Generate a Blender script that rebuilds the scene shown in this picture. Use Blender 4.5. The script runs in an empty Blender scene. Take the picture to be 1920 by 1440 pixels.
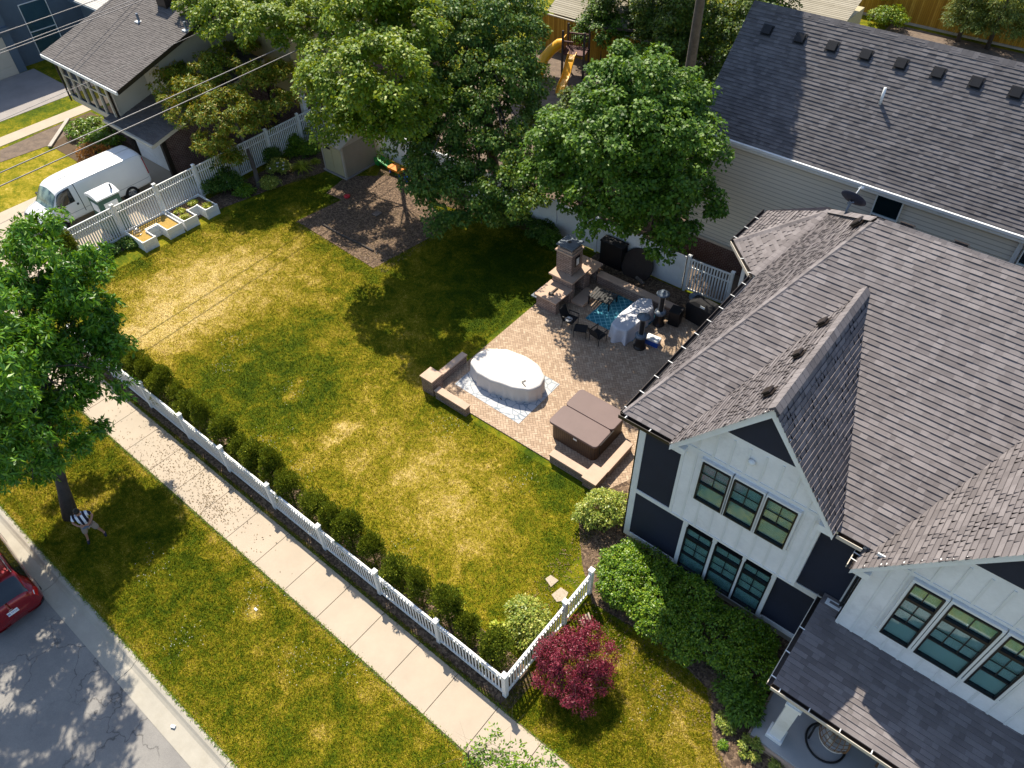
import bpy, math, random
import numpy as np
from mathutils import Vector, Matrix, Euler
R_ = math.radians
random.seed(7)
SC = bpy.context.scene
COL = SC.collection
# ------------------------------------------------------------------ camera
FPX, TH, ROLL, YAW, HC = 1403.5, 0.805, -0.02615, -0.7014, 22.0
_X = np.array([math.cos(YAW), math.sin(YAW), 0]); _Y = np.array([-math.sin(YAW), math.cos(YAW), 0])
def _h2w(v): return np.array([v @ _X, v @ _Y, v[2]])
_r0 = np.array([1, 0, 0.]); _f0 = np.array([0, math.cos(TH), -math.sin(TH)]); _d0 = np.array([0, -math.sin(TH), -math.cos(TH)])
_c, _s = math.cos(ROLL), math.sin(ROLL)
CR = _h2w(_c*_r0 - _s*_d0); CD = _h2w(_s*_r0 + _c*_d0); CF = _h2w(_f0)
CP = np.array([5.86, -6.26, HC])
def G(px, py, z=0.):
    "ground point (x, y, z) that the photograph shows at pixel px, py, at height z"
    v = (px-960)*CR + (py-720)*CD + FPX*CF
    t = (z-CP[2])/v[2]
    return CP + t*v
cam = bpy.data.cameras.new('camera'); cam.sensor_width = 36; cam.lens = FPX/1920*36; cam.clip_end = 600; cam.clip_start = .5
camo = bpy.data.objects.new('camera', cam); COL.objects.link(camo); SC.camera = camo
camo.matrix_world = Matrix(((CR[0], -CD[0], -CF[0], CP[0]), (CR[1], -CD[1], -CF[1], CP[1]), (CR[2], -CD[2], -CF[2], CP[2]), (0, 0, 0, 1)))
# ------------------------------------------------------------------ light
SUN_K = .75                                   # metres of shadow per metre of height
SUN_AZ = np.array([.83, -.56]); SUN_AZ = SUN_AZ/np.linalg.norm(SUN_AZ)
EL = math.atan(1/SUN_K)
world = bpy.data.worlds.new('World'); SC.world = world; world.use_nodes = True
wt = world.node_tree; bg = wt.nodes['Background']
sky = wt.nodes.new('ShaderNodeTexSky'); sky.sky_type = 'NISHITA'; sky.sun_disc = False
sky.sun_elevation = EL; sky.sun_rotation = math.atan2(-SUN_AZ[0], -SUN_AZ[1])
wt.links.new(sky.outputs[0], bg.inputs[0]); bg.inputs[1].default_value = .108
sl = bpy.data.lights.new('sun', 'SUN'); sl.energy = 4.3; sl.angle = R_(.53); sl.color = (1, .91, .76)
slo = bpy.data.objects.new('sun', sl); COL.objects.link(slo); slo.location = (-30, 30, 50)
d = Vector((SUN_AZ[0]*math.cos(EL), SUN_AZ[1]*math.cos(EL), -math.sin(EL)))
slo.rotation_euler = d.to_track_quat('-Z', 'Y').to_euler()
SC.view_settings.view_transform = 'Standard'; SC.view_settings.look = 'None'
SC.view_settings.exposure = .95; SC.view_settings.gamma = 1
SC.cycles.max_bounces = 6; SC.cycles.transparent_max_bounces = 6
SC.cycles.diffuse_bounces = 3; SC.cycles.glossy_bounces = 3; SC.cycles.transmission_bounces = 4
# ------------------------------------------------------------------ materials
class N:
    def __init__(s, name):
        s.m = bpy.data.materials.new(name); s.m.use_nodes = True; s.t = s.m.node_tree; s.b = s.t.nodes['Principled BSDF']
        s.b.inputs['Specular IOR Level'].default_value = .35
    def node(s, typ, **kw):
        n = s.t.nodes.new('ShaderNode'+typ)
        for k, v in kw.items(): setattr(n, k, v)
        return n
    def put(s, sock, v):
        if hasattr(v, 'links') or isinstance(v, bpy.types.NodeSocket): s.t.links.new(v, sock)
        elif isinstance(v, (tuple, list)):
            n = len(sock.default_value); sock.default_value = (list(v)+[1, 1, 1])[:n]
        else: sock.default_value = v
    def M(s, op, a, b=0., c=None):
        n = s.node('Math', operation=op); s.put(n.inputs[0], a); s.put(n.inputs[1], b)
        if c is not None: s.put(n.inputs[2], c)
        return n.outputs[0]
    def uv(s): return s.node('UVMap').outputs[0]
    def obj(s): return s.node('TexCoord').outputs['Object']
    def pos(s): return s.node('NewGeometry').outputs['Position']
    def isl(s): return s.node('NewGeometry').outputs['Random Per Island']
    def attr(s, name): return s.node('Attribute', attribute_name=name).outputs['Fac']
    def xyz(s, v): n = s.node('SeparateXYZ'); s.put(n.inputs[0], v); return n.outputs
    def comb(s, x, y, z=0.):
        n = s.node('CombineXYZ'); s.put(n.inputs[0], x); s.put(n.inputs[1], y); s.put(n.inputs[2], z); return n.outputs[0]
    def noise(s, scale, detail=4, rough=.6, vec=None, dist=0.):
        n = s.node('TexNoise'); n.inputs['Scale'].default_value = scale; n.inputs['Detail'].default_value = detail
        n.inputs['Roughness'].default_value = rough; n.inputs['Distortion'].default_value = dist
        s.put(n.inputs['Vector'], vec if vec is not None else s.pos()); return n.outputs[0]
    def voro(s, scale, vec=None, feature='F1', out=0):
        n = s.node('TexVoronoi', feature=feature); n.inputs['Scale'].default_value = scale
        s.put(n.inputs['Vector'], vec if vec is not None else s.pos()); return n.outputs[out]
    def white(s, vec): n = s.node('TexWhiteNoise', noise_dimensions='2D'); s.put(n.inputs['Vector'], vec); return n.outputs['Value']
    def mix(s, f, a, b, mode='MIX'):
        n = s.node('Mix', data_type='RGBA', blend_type=mode); s.put(n.inputs[0], f); s.put(n.inputs[6], a); s.put(n.inputs[7], b); return n.outputs[2]
    def ramp(s, f, stops, interp='LINEAR'):
        n = s.node('ValToRGB'); r = n.color_ramp; r.interpolation = interp
        while len(r.elements) < len(stops): r.elements.new(.5)
        for e, (p, c) in zip(r.elements, stops): e.position = p; e.color = tuple(c)+(1,) if len(c) == 3 else c
        s.put(n.inputs[0], f); return n.outputs[0]
    def rng(s, f, a, b, c=0., d=1.):
        n = s.node('MapRange'); s.put(n.inputs[0], f)
        for i, v in enumerate((a, b, c, d)): s.put(n.inputs[i+1], v)
        return n.outputs[0]
    def bump(s, h, strength=.5, dist=.01):
        n = s.node('Bump'); n.inputs['Strength'].default_value = strength; n.inputs['Distance'].default_value = dist
        s.put(n.inputs['Height'], h); s.t.links.new(n.outputs[0], s.b.inputs['Normal'])
    def out(s, col, rough=.7, **kw):
        s.put(s.b.inputs['Base Color'], col); s.put(s.b.inputs['Roughness'], rough)
        for k, v in kw.items(): s.put(s.b.inputs[k], v)
        return s.m
def sc(c, f): return tuple(x*f for x in c)
def paint(name, c, rough=.6, var=.12, scale=3., fine=40, bump=.15, dirt=None, **kw):
    n = N(name)
    a = n.noise(scale, 5, .65); f = n.noise(fine, 3, .6)
    col = n.mix(n.rng(a, .3, .75), sc(c, 1-var), sc(c, 1+var*.6))
    if dirt: col = n.mix(n.rng(n.noise(scale*.7, 6, .75), .52, .75, 0, .6), col, dirt)
    col = n.mix(n.rng(f, .3, .7, 0, var), col, sc(c, .55))
    if bump: n.bump(f, bump, .004)
    return n.out(col, rough, **kw)
def shingle(name, c1, c2, c3, tab=.21):
    n = N(name); x = n.xyz(n.uv())
    row = n.M('FLOOR', n.M('DIVIDE', x[1], ROW)); fr = n.M('FRACT', n.M('DIVIDE', x[1], ROW))
    off = n.white(n.comb(row, 3.7))
    ut = n.M('ADD', n.M('DIVIDE', x[0], tab), n.M('MULTIPLY', off, 7.3))
    w = n.white(n.comb(n.M('FLOOR', ut), row)); w2 = n.white(n.comb(n.M('FLOOR', n.M('MULTIPLY', ut, .37)), n.M('ADD', row, 31.)))
    k = n.M('ADD', n.M('MULTIPLY', n.isl(), .55), n.M('MULTIPLY', n.noise(1.6, 3), .45))
    col = n.ramp(k, [(.1, c1), (.5, c2), (.95, c3)])
    g = n.noise(90, 2, .7); b = n.noise(.5, 5, .6)
    col = n.mix(n.rng(g, .35, .7, 0, .5), col, sc(c1, .6))
    col = n.mix(n.rng(b, .35, .7, 0, .35), col, sc(c2, .55))
    ft = n.M('FRACT', ut)
    edge = n.M('LESS_THAN', n.M('MINIMUM', ft, n.M('SUBTRACT', 1., ft)), .035)
    n.bump(g, .5, .004)
    return n.out(col, .9)
def leafmat(name, cols, rough=.52, trans=.2, spec=.4):
    n = N(name)
    r = n.isl(); nn = n.noise(.9, 3, .6)
    k = n.M('ADD', n.M('MULTIPLY', r, .65), n.M('MULTIPLY', nn, .35))
    col = n.ramp(k, [(.12+.76*i/(len(cols)-1), c) for i, c in enumerate(cols)])
    n.out(col, rough); n.b.inputs['Specular IOR Level'].default_value = spec*.8
    tr = n.node('BsdfTranslucent'); n.t.links.new(n.mix(.5, col, (cols[-1][0]*2.2, cols[-1][1]*2.2, cols[-1][2]*.8)), tr.inputs[0])
    mx = n.node('MixShader'); mx.inputs[0].default_value = trans
    n.t.links.new(n.b.outputs[0], mx.inputs[1]); n.t.links.new(tr.outputs[0], mx.inputs[2])
    n.t.links.new(mx.outputs[0], n.t.nodes['Material Output'].inputs[0])
    return n.m
ROW = .145
TABS = .27
MT = {}
def build_materials():
    m = MT
    m['white'] = paint('white_vinyl', (.78, .79, .78), .45, .06, 1.5, 30, .05, dirt=(.52, .51, .46))
    m['white_trim'] = paint('white_trim', (.72, .73, .72), .55, .07, 2, 25, .1)
    m['white_batten'] = paint('white_board', (.80, .80, .80), .7, .10, 1.3, 14, .5, dirt=(.5, .5, .5))
    m['navy'] = paint('navy_panel', (.017, .022, .042), .75, .2, 1.2, 90, .5)
    m['black'] = paint('black_metal', (.012, .012, .013), .4, .2, 8, 30, .05)
    m['black_fabric'] = paint('black_fabric', (.012, .012, .014), .85, .3, 5, 60, .4)
    m['bronze'] = paint('dark_bronze', (.03, .022, .018), .35, .3, 8, 30, .05)
    m['grey_metal'] = paint('grey_metal', (.13, .16, .20), .35, .15, 6, 30, .05)
    m['steel'] = paint('bright_steel', (.55, .55, .55), .3, .1, 8, 30, 0, Metallic=.8)
    m['concrete'] = paint('pale_concrete', (.425, .352, .268), .85, .10, .9, 60, .35, dirt=(.36, .32, .25))
    m['curb'] = paint('curb_concrete', (.38, .35, .29), .85, .14, 1.4, 50, .4, dirt=(.30, .27, .21))
    m['porch'] = paint('porch_concrete', (.36, .36, .36), .8, .08, 1.2, 50, .2)
    m['drive'] = paint('grey_driveway', (.30, .275, .26), .85, .16, .7, 40, .3, dirt=(.22, .2, .19))
    m['coping'] = paint('tan_coping_stone', (.50, .355, .26), .8, .12, 2.5, 40, .3)
    m['trunk'] = paint('grey_bark', (.16, .13, .11), .95, .45, 5, 22, 1.)
    m['bark_dark'] = paint('dark_bark', (.085, .07, .06), .95, .45, 4, 18, 1.)
    m['cover'] = paint('white_cover_cloth', (.60, .565, .53), .8, .05, 2.2, 25, .25)
    m['sofa_cover'] = paint('stained_white_cover', (.62, .62, .66), .8, .1, 3, 25, .3, dirt=(.42, .40, .42))
    m['tub_cover'] = paint('brown_vinyl_cover', (.15, .10, .092), .6, .1, 1.6, 60, .25)
    m['tub_wood'] = paint('brown_tub_panel', (.075, .045, .032), .5, .2, 3, 30, .2)
    m['beige'] = paint('beige_siding', (.56, .50, .41), .65, .05, 1., 40, .1)
    n = N('clapboard'); x = n.xyz(n.uv()); fr = n.M('FRACT', n.M('DIVIDE', x[1], .19)); m['clap'] = n.out(n.mix(n.M('GREATER_THAN', fr, .74), n.mix(n.noise(1.2, 4), (.66, .60, .50), (.74, .67, .56)), (.44, .40, .335)), .65)  # darker band atop each row paints the shade under the lap above
    m['ranch_white'] = paint('cream_siding', (.50, .46, .38), .7, .06, 1.2, 40, .15)
    m['tan'] = paint('tan_stucco', (.42, .36, .21), .75, .08, 1.2, 40, .2)
    m['shed'] = paint('shed_panel', (.30, .255, .19), .6, .08, 2, 30, .1)
    m['shed_trim'] = paint('shed_trim', (.42, .37, .30), .6, .08, 2, 30, .1)
    m['blue_wall'] = paint('blue_grey_siding', (.095, .135, .18), .7, .12, 1., 30, .2)
    m['yellow'] = paint('yellow_plastic', (.80, .40, .012), .32, .1, 2, 20, 0, dirt=(.62, .36, .05))
    m['orange'] = paint('orange_plastic', (.72, .22, .01), .35, .1, 2, 20, 0)
    m['green'] = paint('green_plastic', (.02, .28, .05), .4, .1, 2, 20, 0)
    m['red'] = paint('red_plastic', (.5, .02, .03), .4, .1, 2, 20, 0)
    m['blue'] = paint('blue_plastic', (.02, .09, .42), .4, .1, 2, 20, 0)
    m['playwood'] = paint('maroon_wood', (.10, .035, .03), .6, .25, 5, 30, .2)
    m['porta_green'] = paint('dark_green_plastic', (.035, .10, .075), .45, .1, 3, 20, .1)
    m['soil'] = paint('planter_soil', (.10, .065, .035), .95, .3, 7, 40, 1.)
    m['straw'] = paint('dry_straw', (.42, .27, .06), .9, .3, 9, 40, 1.)
    m['wood'] = paint('grey_board', (.42, .38, .33), .8, .2, 3, 30, .4)
    m['skin'] = paint('skin', (.42, .22, .15), .55, .05, 5, 30, .05)
    m['khaki'] = paint('khaki_cloth', (.34, .27, .22), .85, .08, 5, 60, .3)
    m['hair'] = paint('dark_hair', (.02, .015, .01), .6, .2, 10, 80, .4)
    m['shoe'] = paint('navy_shoe', (.015, .015, .03), .6, .2, 5, 40, .1)
    m['wicker'] = paint('brown_wicker', (.22, .12, .06), .6, .2, 9, 40, .2)
    m['cushion'] = paint('grey_cushion', (.50, .48, .46), .85, .07, 4, 40, .3)
    m['rubber'] = paint('tyre_rubber', (.015, .015, .015), .8, .2, 6, 30, .1)
    m['van'] = paint('white_van_paint', (.80, .80, .78), .28, .04, 1.2, 12, 0, **{'Coat Weight': .5})
    m['car'] = paint('deep_red_car_paint', (.27, .008, .015), .25, .08, 1.2, 12, 0, **{'Coat Weight': .9, 'Metallic': .35})
    m['car_plastic'] = paint('dark_bumper_plastic', (.02, .02, .024), .55, .2, 6, 30, .05)
    m['lens'] = paint('red_lamp_lens', (.55, .015, .015), .2, .1, 10, 30, 0)
    m['amber'] = paint('amber_lamp_lens', (.75, .2, .02), .25, .1, 10, 30, 0)
    m['brown_disc'] = paint('brown_mesh_disc', (.045, .028, .02), .7, .3, 6, 50, .4)
    m['wire'] = paint('power_cable', (.22, .205, .20), .4, .1, 3, 30, 0)
    m['brick'] = brickmat('dark_red_brick', (.085, .035, .03), (.13, .055, .045), (.30, .25, .22), .21, .075, .012)
    m['stone'] = brickmat('tumbled_wall_block', (.30, .21, .17), (.42, .32, .27), (.09, .07, .06), .30, .10, .012, True)
    n = N('car_glass'); m['cglass'] = n.out((.012, .016, .02), .04, **{'Specular IOR Level': .9})
    n = N('windscreen_glass'); m['wscreen'] = n.out(n.mix(n.rng(n.noise(3, 4), .4, .62), (.02, .05, .04), (.20, .28, .22)), .06, **{'Specular IOR Level': .9})
    n = N('window_glass'); n.out((1, 1, 1), .03)
    tr = n.node('BsdfTransparent'); tr.inputs[0].default_value = (.80, .94, .96, 1); gl = n.node('BsdfGlossy'); gl.inputs['Roughness'].default_value = .03
    lw = n.node('LayerWeight'); lw.inputs[0].default_value = .35; mx = n.node('MixShader')
    n.put(mx.inputs[0], n.rng(lw.outputs['Fresnel'], 0, 1, .03, .6)); n.t.links.new(tr.outputs[0], mx.inputs[1]); n.t.links.new(gl.outputs[0], mx.inputs[2])
    n.t.links.new(mx.outputs[0], n.t.nodes['Material Output'].inputs[0]); m['glass'] = n.m
    n = N('slatted_blind'); x = n.xyz(n.uv()); st = n.M('FRACT', n.M('DIVIDE', x[1], .05))
    n.bump(st, .8, .01); m['blind'] = n.out(n.mix(n.M('LESS_THAN', st, .22), (.80, .92, .89), (.33, .42, .41)), .6)
    n = N('dark_room'); m['room'] = n.out((.02, .03, .032), .9)
    m['roof'] = shingle('taupe_shingles', (.125, .110, .110), (.195, .174, .174), (.30, .272, .272))
    m['roof_n'] = shingle('charcoal_shingles', (.078, .073, .078), (.135, .127, .133), (.205, .193, .20))
    m['roof_r'] = shingle('grey_brown_shingles', (.09, .08, .076), (.13, .118, .112), (.165, .15, .142), .16)
    m['roof_w'] = shingle('pale_shingles', (.50, .48, .45), (.60, .58, .54), (.68, .66, .62))
    m['roof_t'] = shingle('tan_shingles', (.30, .27, .2), (.40, .36, .28), (.48, .44, .35))
    # foliage
    m['l_maple'] = leafmat('maple_leaves', [(0.021, 0.062, 0.005), (0.046, 0.117, 0.007), (0.095, 0.193, 0.011), (0.157, 0.248, 0.018)])
    m['l_silver'] = leafmat('silver_maple_leaves', [(0.018, 0.056, 0.007), (0.037, 0.106, 0.011), (0.079, 0.171, 0.016), (0.231, 0.277, 0.046)])
    m['l_yellow'] = leafmat('yellow_green_leaves', [(0.038, 0.089, 0.003), (0.086, 0.171, 0.005), (0.173, 0.253, 0.009), (0.294, 0.327, 0.017)])
    m['l_street'] = leafmat('street_tree_leaves', [(0.018, 0.071, 0.006), (0.041, 0.142, 0.011), (0.104, 0.252, 0.015), (0.206, 0.347, 0.023)], .38)
    m['l_rust'] = leafmat('rust_tipped_leaves', [(.05, .12, .006), (.10, .19, .010), (.20, .25, .015), (.36, .22, .025)])
    m['l_arb'] = leafmat('arborvitae_foliage', [(0.019, 0.043, 0.005), (0.051, 0.089, 0.007), (0.162, 0.203, 0.014), (0.405, 0.419, 0.042)], .6, .08, .2)
    m['l_hedge'] = leafmat('hedge_leaves', [(0.025, 0.078, 0.004), (0.064, 0.148, 0.007), (0.143, 0.243, 0.010), (0.260, 0.330, 0.022)], .4, .15)
    m['l_light'] = leafmat('pale_shrub_leaves', [(0.061, 0.126, 0.013), (0.143, 0.210, 0.027), (0.286, 0.336, 0.054), (0.510, 0.476, 0.107)], .4)
    m['l_grassy'] = leafmat('lime_plant_leaves', [(0.122, 0.182, 0.013), (0.244, 0.308, 0.020), (0.408, 0.448, 0.040), (0.611, 0.560, 0.080)], .45)
    m['l_purple'] = leafmat('burgundy_leaves', [(0.048, 0.004, 0.010), (0.115, 0.011, 0.024), (0.230, 0.024, 0.053), (0.365, 0.065, 0.098)], .42)
    m['l_ever'] = leafmat('evergreen_needles', [(0.018, 0.048, 0.008), (0.047, 0.096, 0.014), (0.117, 0.160, 0.023), (0.233, 0.240, 0.038)], .6)
    m['l_orange'] = leafmat('orange_shrub_leaves', [(0.134, 0.050, 0.008), (0.314, 0.110, 0.016), (0.470, 0.180, 0.024), (0.560, 0.260, 0.040)], .6)
    m['l_dark'] = leafmat('shaded_forest_leaves', [(0.013, 0.033, 0.004), (0.031, 0.075, 0.006), (0.065, 0.135, 0.010), (0.196, 0.225, 0.029)])
    m['litter'] = leafmat('fallen_leaves', [(.10, .07, .035), (.17, .12, .06), (.25, .18, .1)], .8, .0, .2)
    # lawn
    for nm, blade in (('lawn', 0), ('blade', 1)):
        n = N('lawn_grass' if not blade else 'grass_blades'); dry = n.attr('dry')
        a = n.noise(1.1, 6, .7, None, .6); b = n.noise(7, 4, .7); c = n.noise(34, 3, .7)
        k = n.M('ADD', dry, n.M('MULTIPLY', n.M('SUBTRACT', a, .5), 1.2))
        k = n.M('ADD', k, n.M('MULTIPLY', n.M('SUBTRACT', b, .5), .75))
        k = n.M('ADD', k, n.M('MULTIPLY', n.M('SUBTRACT', c, .5), 1.15))
        if blade: k = n.M('ADD', k, n.M('MULTIPLY', n.M('SUBTRACT', n.isl(), .5), .5))
        col = n.ramp(k, [(0., (.030, .062, .003)), (.25, (.088, .125, .004)), (.44, (.215, .195, .007)), (.62, (.37, .285, .022)), (.80, (.58, .43, .11)), (1., (.72, .56, .24))])
        if not blade:
            col = n.mix(n.rng(n.noise(55, 3, .7), .42, .68, 0, .55), col, (.03, .035, .006)); n.bump(n.M('ADD', c, b), 1., .03)
            n.out(col, .9); n.b.inputs['Specular IOR Level'].default_value = .08
        else:
            n.out(col, .8); n.b.inputs['Specular IOR Level'].default_value = .06
        m[nm] = n.m
    n = N('mulch'); v = n.voro(16, None, 'F1', 1); b = n.noise(2.2, 5, .7); c = n.noise(30, 4, .8)
    w = n.xyz(v)[0]
    col = n.ramp(n.M('ADD', n.M('MULTIPLY', w, .6), n.M('MULTIPLY', n.M('SUBTRACT', c, .2), .6)), [(.1, (.045, .028, .018)), (.45, (.13, .085, .055)), (.75, (.28, .19, .12)), (1., (.46, .34, .24))])
    col = n.mix(n.rng(b, .35, .7, 0, .5), col, (.075, .05, .035)); n.bump(n.M('ADD', w, c), 1., .03); m['mulch'] = n.out(col, .95)
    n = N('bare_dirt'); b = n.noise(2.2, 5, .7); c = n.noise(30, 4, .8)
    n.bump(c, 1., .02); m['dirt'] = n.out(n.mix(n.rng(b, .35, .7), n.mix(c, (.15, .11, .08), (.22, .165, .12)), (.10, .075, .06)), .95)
    n = N('asphalt'); a = n.noise(.8, 5, .7); c = n.noise(60, 3, .8)
    col = n.mix(n.rng(a, .3, .7), (.20, .19, .178), (.28, .265, .24)); col = n.mix(n.rng(c, .4, .65, 0, .45), col, (.12, .115, .11))
    vo = n.node('TexVoronoi', feature='DISTANCE_TO_EDGE'); vo.inputs['Scale'].default_value = .55
    wv = n.node('VectorMath', operation='ADD'); nz = n.node('TexNoise'); nz.inputs['Scale'].default_value = 2.2; nz.inputs['Detail'].default_value = 5; n.t.links.new(n.pos(), nz.inputs['Vector'])
    n.t.links.new(n.pos(), wv.inputs[0]); n.t.links.new(nz.outputs['Color'], wv.inputs[1]); n.t.links.new(wv.outputs[0], vo.inputs['Vector'])
    cr = n.M('MULTIPLY', n.rng(vo.outputs[0], .0, .016, 1, 0), n.rng(n.noise(.35, 3), .42, .55))
    col = n.mix(n.M('MULTIPLY', cr, .75), col, (.05, .048, .045)); n.bump(c, .6, .006); m['asphalt'] = n.out(col, .85)
    # herringbone pavers
    n = N('herringbone_pavers'); mp = n.node('Mapping'); mp.inputs['Rotation'].default_value = (0, 0, R_(45)); mp.inputs['Scale'].default_value = (9.6, 9.6, 9.6)
    n.t.links.new(n.pos(), mp.inputs[0]); x = n.xyz(mp.outputs[0])
    i = n.M('FLOOR', x[0]); j = n.M('FLOOR', x[1]); fx = n.M('FRACT', x[0]); fy = n.M('FRACT', x[1])
    mm = n.M('FLOORED_MODULO', n.M('SUBTRACT', i, j), 4.)
    eq = lambda v: n.M('COMPARE', mm, float(v), .1)
    m0, m1, m2, m3 = eq(0), eq(1), eq(2), eq(3)
    gx = n.M('SUBTRACT', 1., fx); gy = n.M('SUBTRACT', 1., fy)
    dl = n.M('ADD', fx, m1); dr = n.M('ADD', gx, m0); db = n.M('ADD', fy, m2); dt = n.M('ADD', gy, m3)
    dd = n.M('MINIMUM', n.M('MINIMUM', dl, dr), n.M('MINIMUM', db, dt))
    bi = n.M('SUBTRACT', i, m1); bj = n.M('SUBTRACT', j, m2)
    w = n.white(n.comb(bi, bj)); col = n.ramp(w, [(0., (.33, .23, .15)), (.5, (.43, .31, .21)), (1., (.53, .40, .28))])
    col = n.mix(n.rng(n.noise(.6, 5, .6), .35, .7, 0, .3), col, (.36, .25, .17)); col = n.mix(n.rng(n.noise(45, 3), .4, .7, 0, .4), col, (.2, .14, .1))
    j_ = n.rng(dd, .035, .10, 1, 0); col = n.mix(n.M('MULTIPLY', j_, .75), col, (.10, .07, .05)); n.bump(n.rng(dd, 0, .12), .7, .006); m['paver'] = n.out(col, .85)
    n = N('blue_lattice_rug'); mp = n.node('Mapping'); mp.inputs['Rotation'].default_value = (0, 0, R_(45)); mp.inputs['Scale'].default_value = (4.6, 4.6, 1)
    n.t.links.new(n.pos(), mp.inputs[0]); x = n.xyz(mp.outputs[0]); fx = n.M('FRACT', x[0]); fy = n.M('FRACT', x[1])
    dd = n.M('MINIMUM', n.M('ABSOLUTE', n.M('SUBTRACT', fx, .5)), n.M('ABSOLUTE', n.M('SUBTRACT', fy, .5)))
    m['rug'] = n.out(n.mix(n.rng(dd, .05, .08), (.16, .42, .50), n.mix(n.noise(12), (.02, .14, .20), (.03, .20, .28))), .9)
    n = N('grey_stone_pattern_mat'); dd = n.voro(2.6, None, 'DISTANCE_TO_EDGE'); m['mat'] = n.out(n.mix(n.rng(dd, .02, .05), (.20, .24, .28), n.mix(n.noise(3), (.40, .41, .42), (.52, .51, .50))), .85)
    n = N('striped_shirt'); x = n.xyz(n.obj()); st = n.M('FRACT', n.M('DIVIDE', x[1], .155)); m['stripe'] = n.out(n.mix(n.M('GREATER_THAN', st, .5), (.72, .76, .86), (.01, .01, .03)), .8)
    n = N('yellow_cedar_boards'); x = n.xyz(n.uv()); b = n.M('DIVIDE', x[0], .14); w = n.white(n.comb(n.M('FLOOR', b), 1.)); fr = n.M('FRACT', b)
    col = n.ramp(w, [(0., (.30, .155, .012)), (.5, (.42, .23, .02)), (1., (.55, .33, .05))]); col = n.mix(n.M('LESS_THAN', fr, .09), col, (.07, .035, .01))
    col = n.mix(n.rng(n.noise(6, 5), .4, .7, 0, .4), col, (.28, .14, .02)); m['cedar'] = n.out(col, .8)
    n = N('ribbed_brown_panel'); x = n.xyz(n.uv()); fr = n.M('FRACT', n.M('DIVIDE', x[0], .09)); n.bump(fr, .6, .01)
    m['ribbed'] = n.out(n.mix(n.M('LESS_THAN', fr, .15), n.mix(n.noise(5), (.07, .04, .025), (.12, .075, .045)), (.02, .012, .01)), .55)
def brickmat(name, c1, c2, mort, w, h, g, rnd=False):
    n = N(name); bt = n.node('TexBrick'); bt.inputs['Scale'].default_value = 1; bt.inputs['Brick Width'].default_value = w; bt.inputs['Row Height'].default_value = h
    bt.inputs['Mortar Size'].default_value = g; bt.inputs['Mortar Smooth'].default_value = .2; bt.inputs['Bias'].default_value = 0
    n.put(bt.inputs['Color1'], c1); n.put(bt.inputs['Color2'], c2); n.put(bt.inputs['Mortar'], mort); n.t.links.new(n.uv(), bt.inputs['Vector'])
    col = n.mix(n.rng(n.noise(3, 5), .35, .7, 0, .5), bt.outputs[0], sc(c1, .7)); col = n.mix(n.rng(n.noise(40, 3), .4, .7, 0, .4), col, sc(c1, .5))
    n.bump(n.M('SUBTRACT', 1., bt.outputs[1]), .8, .01); return n.out(col, .9)
build_materials()
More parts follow.
